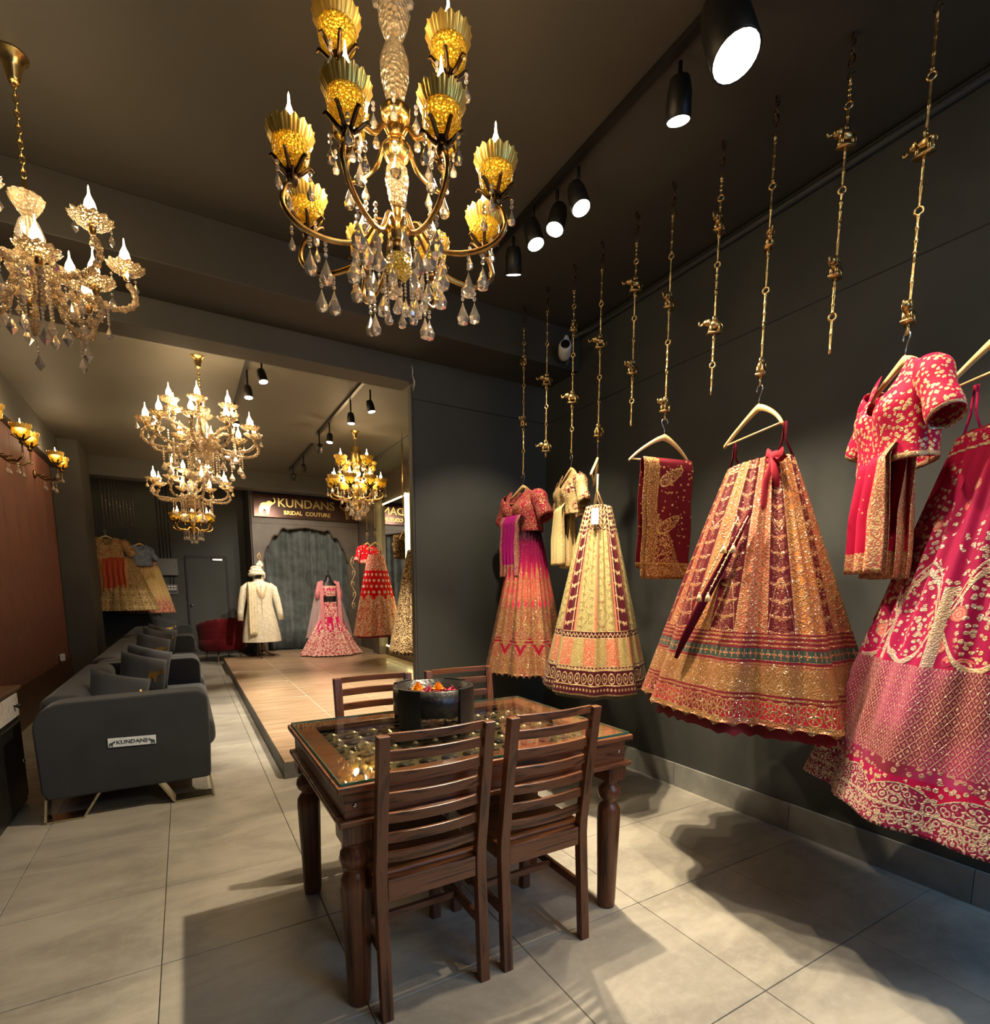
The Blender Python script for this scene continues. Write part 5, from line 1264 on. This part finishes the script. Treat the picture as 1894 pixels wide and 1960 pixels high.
# ------------------------------------------------------------------ mannequins on the stage
mn_ = thing('coat_mannequin', 'mannequin stand dressed in a long cream coat and a cream turban', 'mannequin', (1.20, 10.70, .129), 0)
def ell_body(prof, n=40, folds=0, famp=0):
    g = G(); vs = []; fs = []; uv = []
    for k, (z, a, b2, cx) in enumerate(prof):
        for i in range(n):
            t = 2 * pi * i / n; f = 1 + (famp * cos(folds * t) * (1 - k / len(prof)) if folds else 0); vs.append((cx + a * f * cos(t), b2 * f * sin(t), z)); uv.append((i / n, k / (len(prof) - 1)))
    for k in range(len(prof) - 1):
        for i in range(n): i2 = (i + 1) % n; fs.append((k * n + i, k * n + i2, k * n + n + i2, k * n + n + i))
    g.add(vs, fs); g.f.append(tuple(len(prof) * n - n + i for i in range(n))); return g, uv
coat = [(.30, .335, .24, 0), (.45, .32, .22, 0), (.65, .285, .19, 0), (.85, .24, .155, 0), (.98, .215, .14, 0), (1.12, .215, .14, 0), (1.25, .225, .14, 0), (1.33, .215, .12, 0), (1.38, .17, .095, 0), (1.41, .09, .07, 0), (1.45, .065, .06, 0)]
g, uv = ell_body(coat, 48, 7, .03); ob('coat', g, 'cream_cloth', mn_, True)
for s in (-1, 1):
    pts = [(s * .17, 0, 1.35), (s * .245, 0, 1.28), (s * .30, -.02, 1.05), (s * .335, -.05, .85), (s * .345, -.07, .70)]; ob('sleeve', G().tube(pts, [.05, .068, .062, .055, .048], 12), 'cream_cloth', mn_, True)
g = G()
for k in range(7): g.ball((0.02, -.148 - .0 - .012 * max(0, (1.0 - (1.30 - k * .095)) * 3), 1.30 - k * .095), .009, n=6, m=5)
ob('button', g, 'gold_metal', mn_); 
g = G().tube([(.02, -.125, 1.36)] + [(.02, -.155 - .075 * max(0, 1.0 - z) , z) for z in (1.25, 1.0, .8, .6, .31)], .004, 5); ob('placket', g, 'cream_shawl', mn_)
g = G()
for k in range(3): g.tube([(-.07 - .008 * k + (.19 + .016 * k) * (i / 12), -.13 - .03 * sin(pi * i / 12), 1.36 - (.19 + .03 * k) * sin(pi * i / 12)) for i in range(13)], .006, 6)
ob('necklace', g, 'cord_gold', mn_, True)
g = G(); n = 10; vs = []; fs = []
for j in range(15):
    t = j / 14; z = 1.39 - .95 * t
    for i in range(n + 1):
        s = i / n; x = -.19 + .13 * s - .03 * t; y = -.13 - .012 * sin(s * 19) - .10 * t * t - .02 * sin(min(1, t * 6) * pi / 2) + (.10 if j == 0 else 0); vs.append((x, y, z))
for j in range(14):
    for i in range(n): q = j * (n + 1) + i; fs.append((q, q + 1, q + n + 2, q + n + 1))
o = ob('shawl', g.add(vs, fs), 'cream_shawl', mn_, True); o.modifiers.new('s', 'SOLIDIFY').thickness = .008
ob('neck_block', G().lathe([(.055, 1.44), (.05, 1.50), (.06, 1.54), (.065, 1.60), (.03, 1.66)], 16), 'mannequin_black', mn_, True)
g = G(); random.seed(2)
for k in range(7):
    r = .108 - .008 * k; tl = .25 * sin(k * 1.7); g.tube([(r * cos(a) * 1.1 - .03, r * sin(a) * .95, 1.53 + .020 * k + r * .35 * sin(a + k * 1.1) * (.5 if k % 2 else -.5)) for a in np.linspace(0, 2 * pi, 20)[:-1]], .026, 8, True)
g.ball((-.03, 0, 1.62), .09, .085, .07, 14, 10); g.ball((.03, -.03, 1.73), .035, .02, .05); g.ball((.06, -.02, 1.70), .03, .02, .035); g.ball((0.0, -.03, 1.71), .03, .02, .03); g.tube([(.06, .03, 1.60), (.10, .03, 1.55), (.11, .04, 1.46)], [.03, .028, .02], 8, flat=.5)
ob('turban', g, 'cream_cloth', mn_, True)
g = G().tube([(0, 0, .34), (0, 0, .10)], .018, 8)
for k in range(3): a = k * 2.1 + .3; g.tube([(0, 0, .14), (.12 * cos(a), .12 * sin(a), .07), (.22 * cos(a), .22 * sin(a), .012)], .012, 6)
g.box(-.02, .02, -.02, .02, .30, .9); ob('stand', g, 'dark_bronze', mn_, True)

m2 = thing('bridal_mannequin', 'black dress form in a pink and peach bridal skirt, blouse and sheer veil', 'mannequin', (2.42, 10.55, .129), 0)
g, uv = skirt_geo(w0=.26, t0=.22, w1=1.16, t1=.95, h=1.0, folds=10, amp=.07, seed=51, nu=240, nz=70, flare=.72, scallop=.015)
o = ob('bridal_skirt', g, 'g_pinkbridal', m2, True, loc=(0, 0, 1.02), uv=uv); o['label'] = 'flared pink and peach embroidered skirt'
torso = [(.98, .125, .10, 0), (1.04, .125, .10, 0), (1.10, .13, .10, 0), (1.2, .155, .12, 0), (1.3, .17, .115, 0), (1.36, .16, .09, 0), (1.41, .09, .06, 0), (1.45, .05, .05, 0), (1.50, .05, .05, 0), (1.51, .03, .03, 0)]
g, _ = ell_body(torso, 28); ob('form', g, 'mannequin_black', m2, True); ob('neck_knob', G().lathe([(.03, 1.51), (.045, 1.52), (.02, 1.54), (.012, 1.58), (.02, 1.60), (0, 1.63)], 12), 'mannequin_black', m2, True)
bl_ = [(1.13, .140, .112, 0), (1.2, .162, .132, 0), (1.27, .172, .132, 0), (1.33, .17, .11, 0)]
g, uv = ell_body(bl_, 32); g.f.pop(); ob('blouse', g, 'g_pinkbridal', m2, True, uv=uv)
for s in (-1, 1):
    g = G().tube([(s * .10, 0, 1.40), (s * .155, 0, 1.36), (s * .20, -.01, 1.22), (s * .22, -.02, 1.08)], [.045, .055, .052, .048], 12); ob('blouse_sleeve', g, 'veil_peach', m2, True)
    g = G(); vs = []; fs = []; n = 10
    for j in range(17):
        t = j / 16; z = 1.41 - 1.03 * t
        for i in range(n + 1):
            q = i / n; x = s * (.13 + (.06 + .26 * t) * q); y = .06 - .16 * (1 - q) * (1 - .0 * t) - .10 * t * (1 - q) + .012 * sin(q * 20 + t * 3); vs.append((x, y, z - .05 * q * t))
    for j in range(16):
        for i in range(n): q = j * (n + 1) + i; fs.append((q, q + 1, q + n + 2, q + n + 1))
    ob('veil', g.add(vs, fs), 'sheer', m2, True, label='sheer pink veil')
    g = G(); vs = []; fs = []
    for j in range(17):
        t = j / 16; z = 1.41 - 1.03 * t
        for i in range(3): vs.append((s * (.125 + .02 * t + .03 * i), -.105 - .10 * t, z - .05 * i * t * .2))
    for j in range(16):
        for i in range(2): q = j * 3 + i; fs.append((q, q + 1, q + 4, q + 3))
    ob('veil_border', g.add(vs, fs), 'veil_peach', m2, True)

# ------------------------------------------------------------------ drawer cabinet at the left edge
dk_ = thing('drawer_cabinet', 'dark wooden cabinet with white drawer fronts at the left edge', 'cabinet', (-1.22, 3.75, 0))
ob('body', B(-.26, .24, -.75, .70, .02, .76), 'black_wood', dk_, bevel=.003); ob('top', B(-.27, .27, -.77, .72, .76, .785), 'brown_wood', dk_, bevel=.004)
for i in range(2):
    d_ = ob('drawer', B(.24, .252, -.01, .665, 0, .145), 'marble_white', dk_, loc=(0, .02 - i * .70, .595), bevel=.003); ob('knob', G().ball((0, 0, 0), .014, .016, .014), 'black_metal', d_, True, loc=(.275, .56, .075)); ob('knob_stem', G().tube([(.25, .56, .075), (.27, .56, .075)], .006, 6), 'black_metal', d_)
d_ = ob('door', B(.24, .252, -.01, .665, 0, .50), 'black_wood', dk_, loc=(0, .02, .06), bevel=.003); ob('knob', G().ball((0, 0, 0), .012), 'steel', d_, True, loc=(.262, .58, .25))
fm = thing('inlaid_mirror_frame', 'bone inlaid frame standing on the cabinet at the left edge', 'frame', (-1.05, 4.05, .786))
ob('frame', G().box(-.02, .02, .17, .31, 0, .42).box(-.02, .02, -.6, .17, 0, .06).box(-.02, .02, -.6, .17, .36, .42), 'bone_inlay', fm, bevel=.003); ob('mirror_pane', B(-.012, .0, -.6, .17, .06, .36), 'mirror', fm)
tag(ob('plug_adaptor', B(-.02, .03, -.04, .04, -.045, .045), 'white_plastic', None, loc=(XL + .052, 8.9, .50), bevel=.008), 'white plug adaptor on the wood panelling behind the sofas', 'plug')
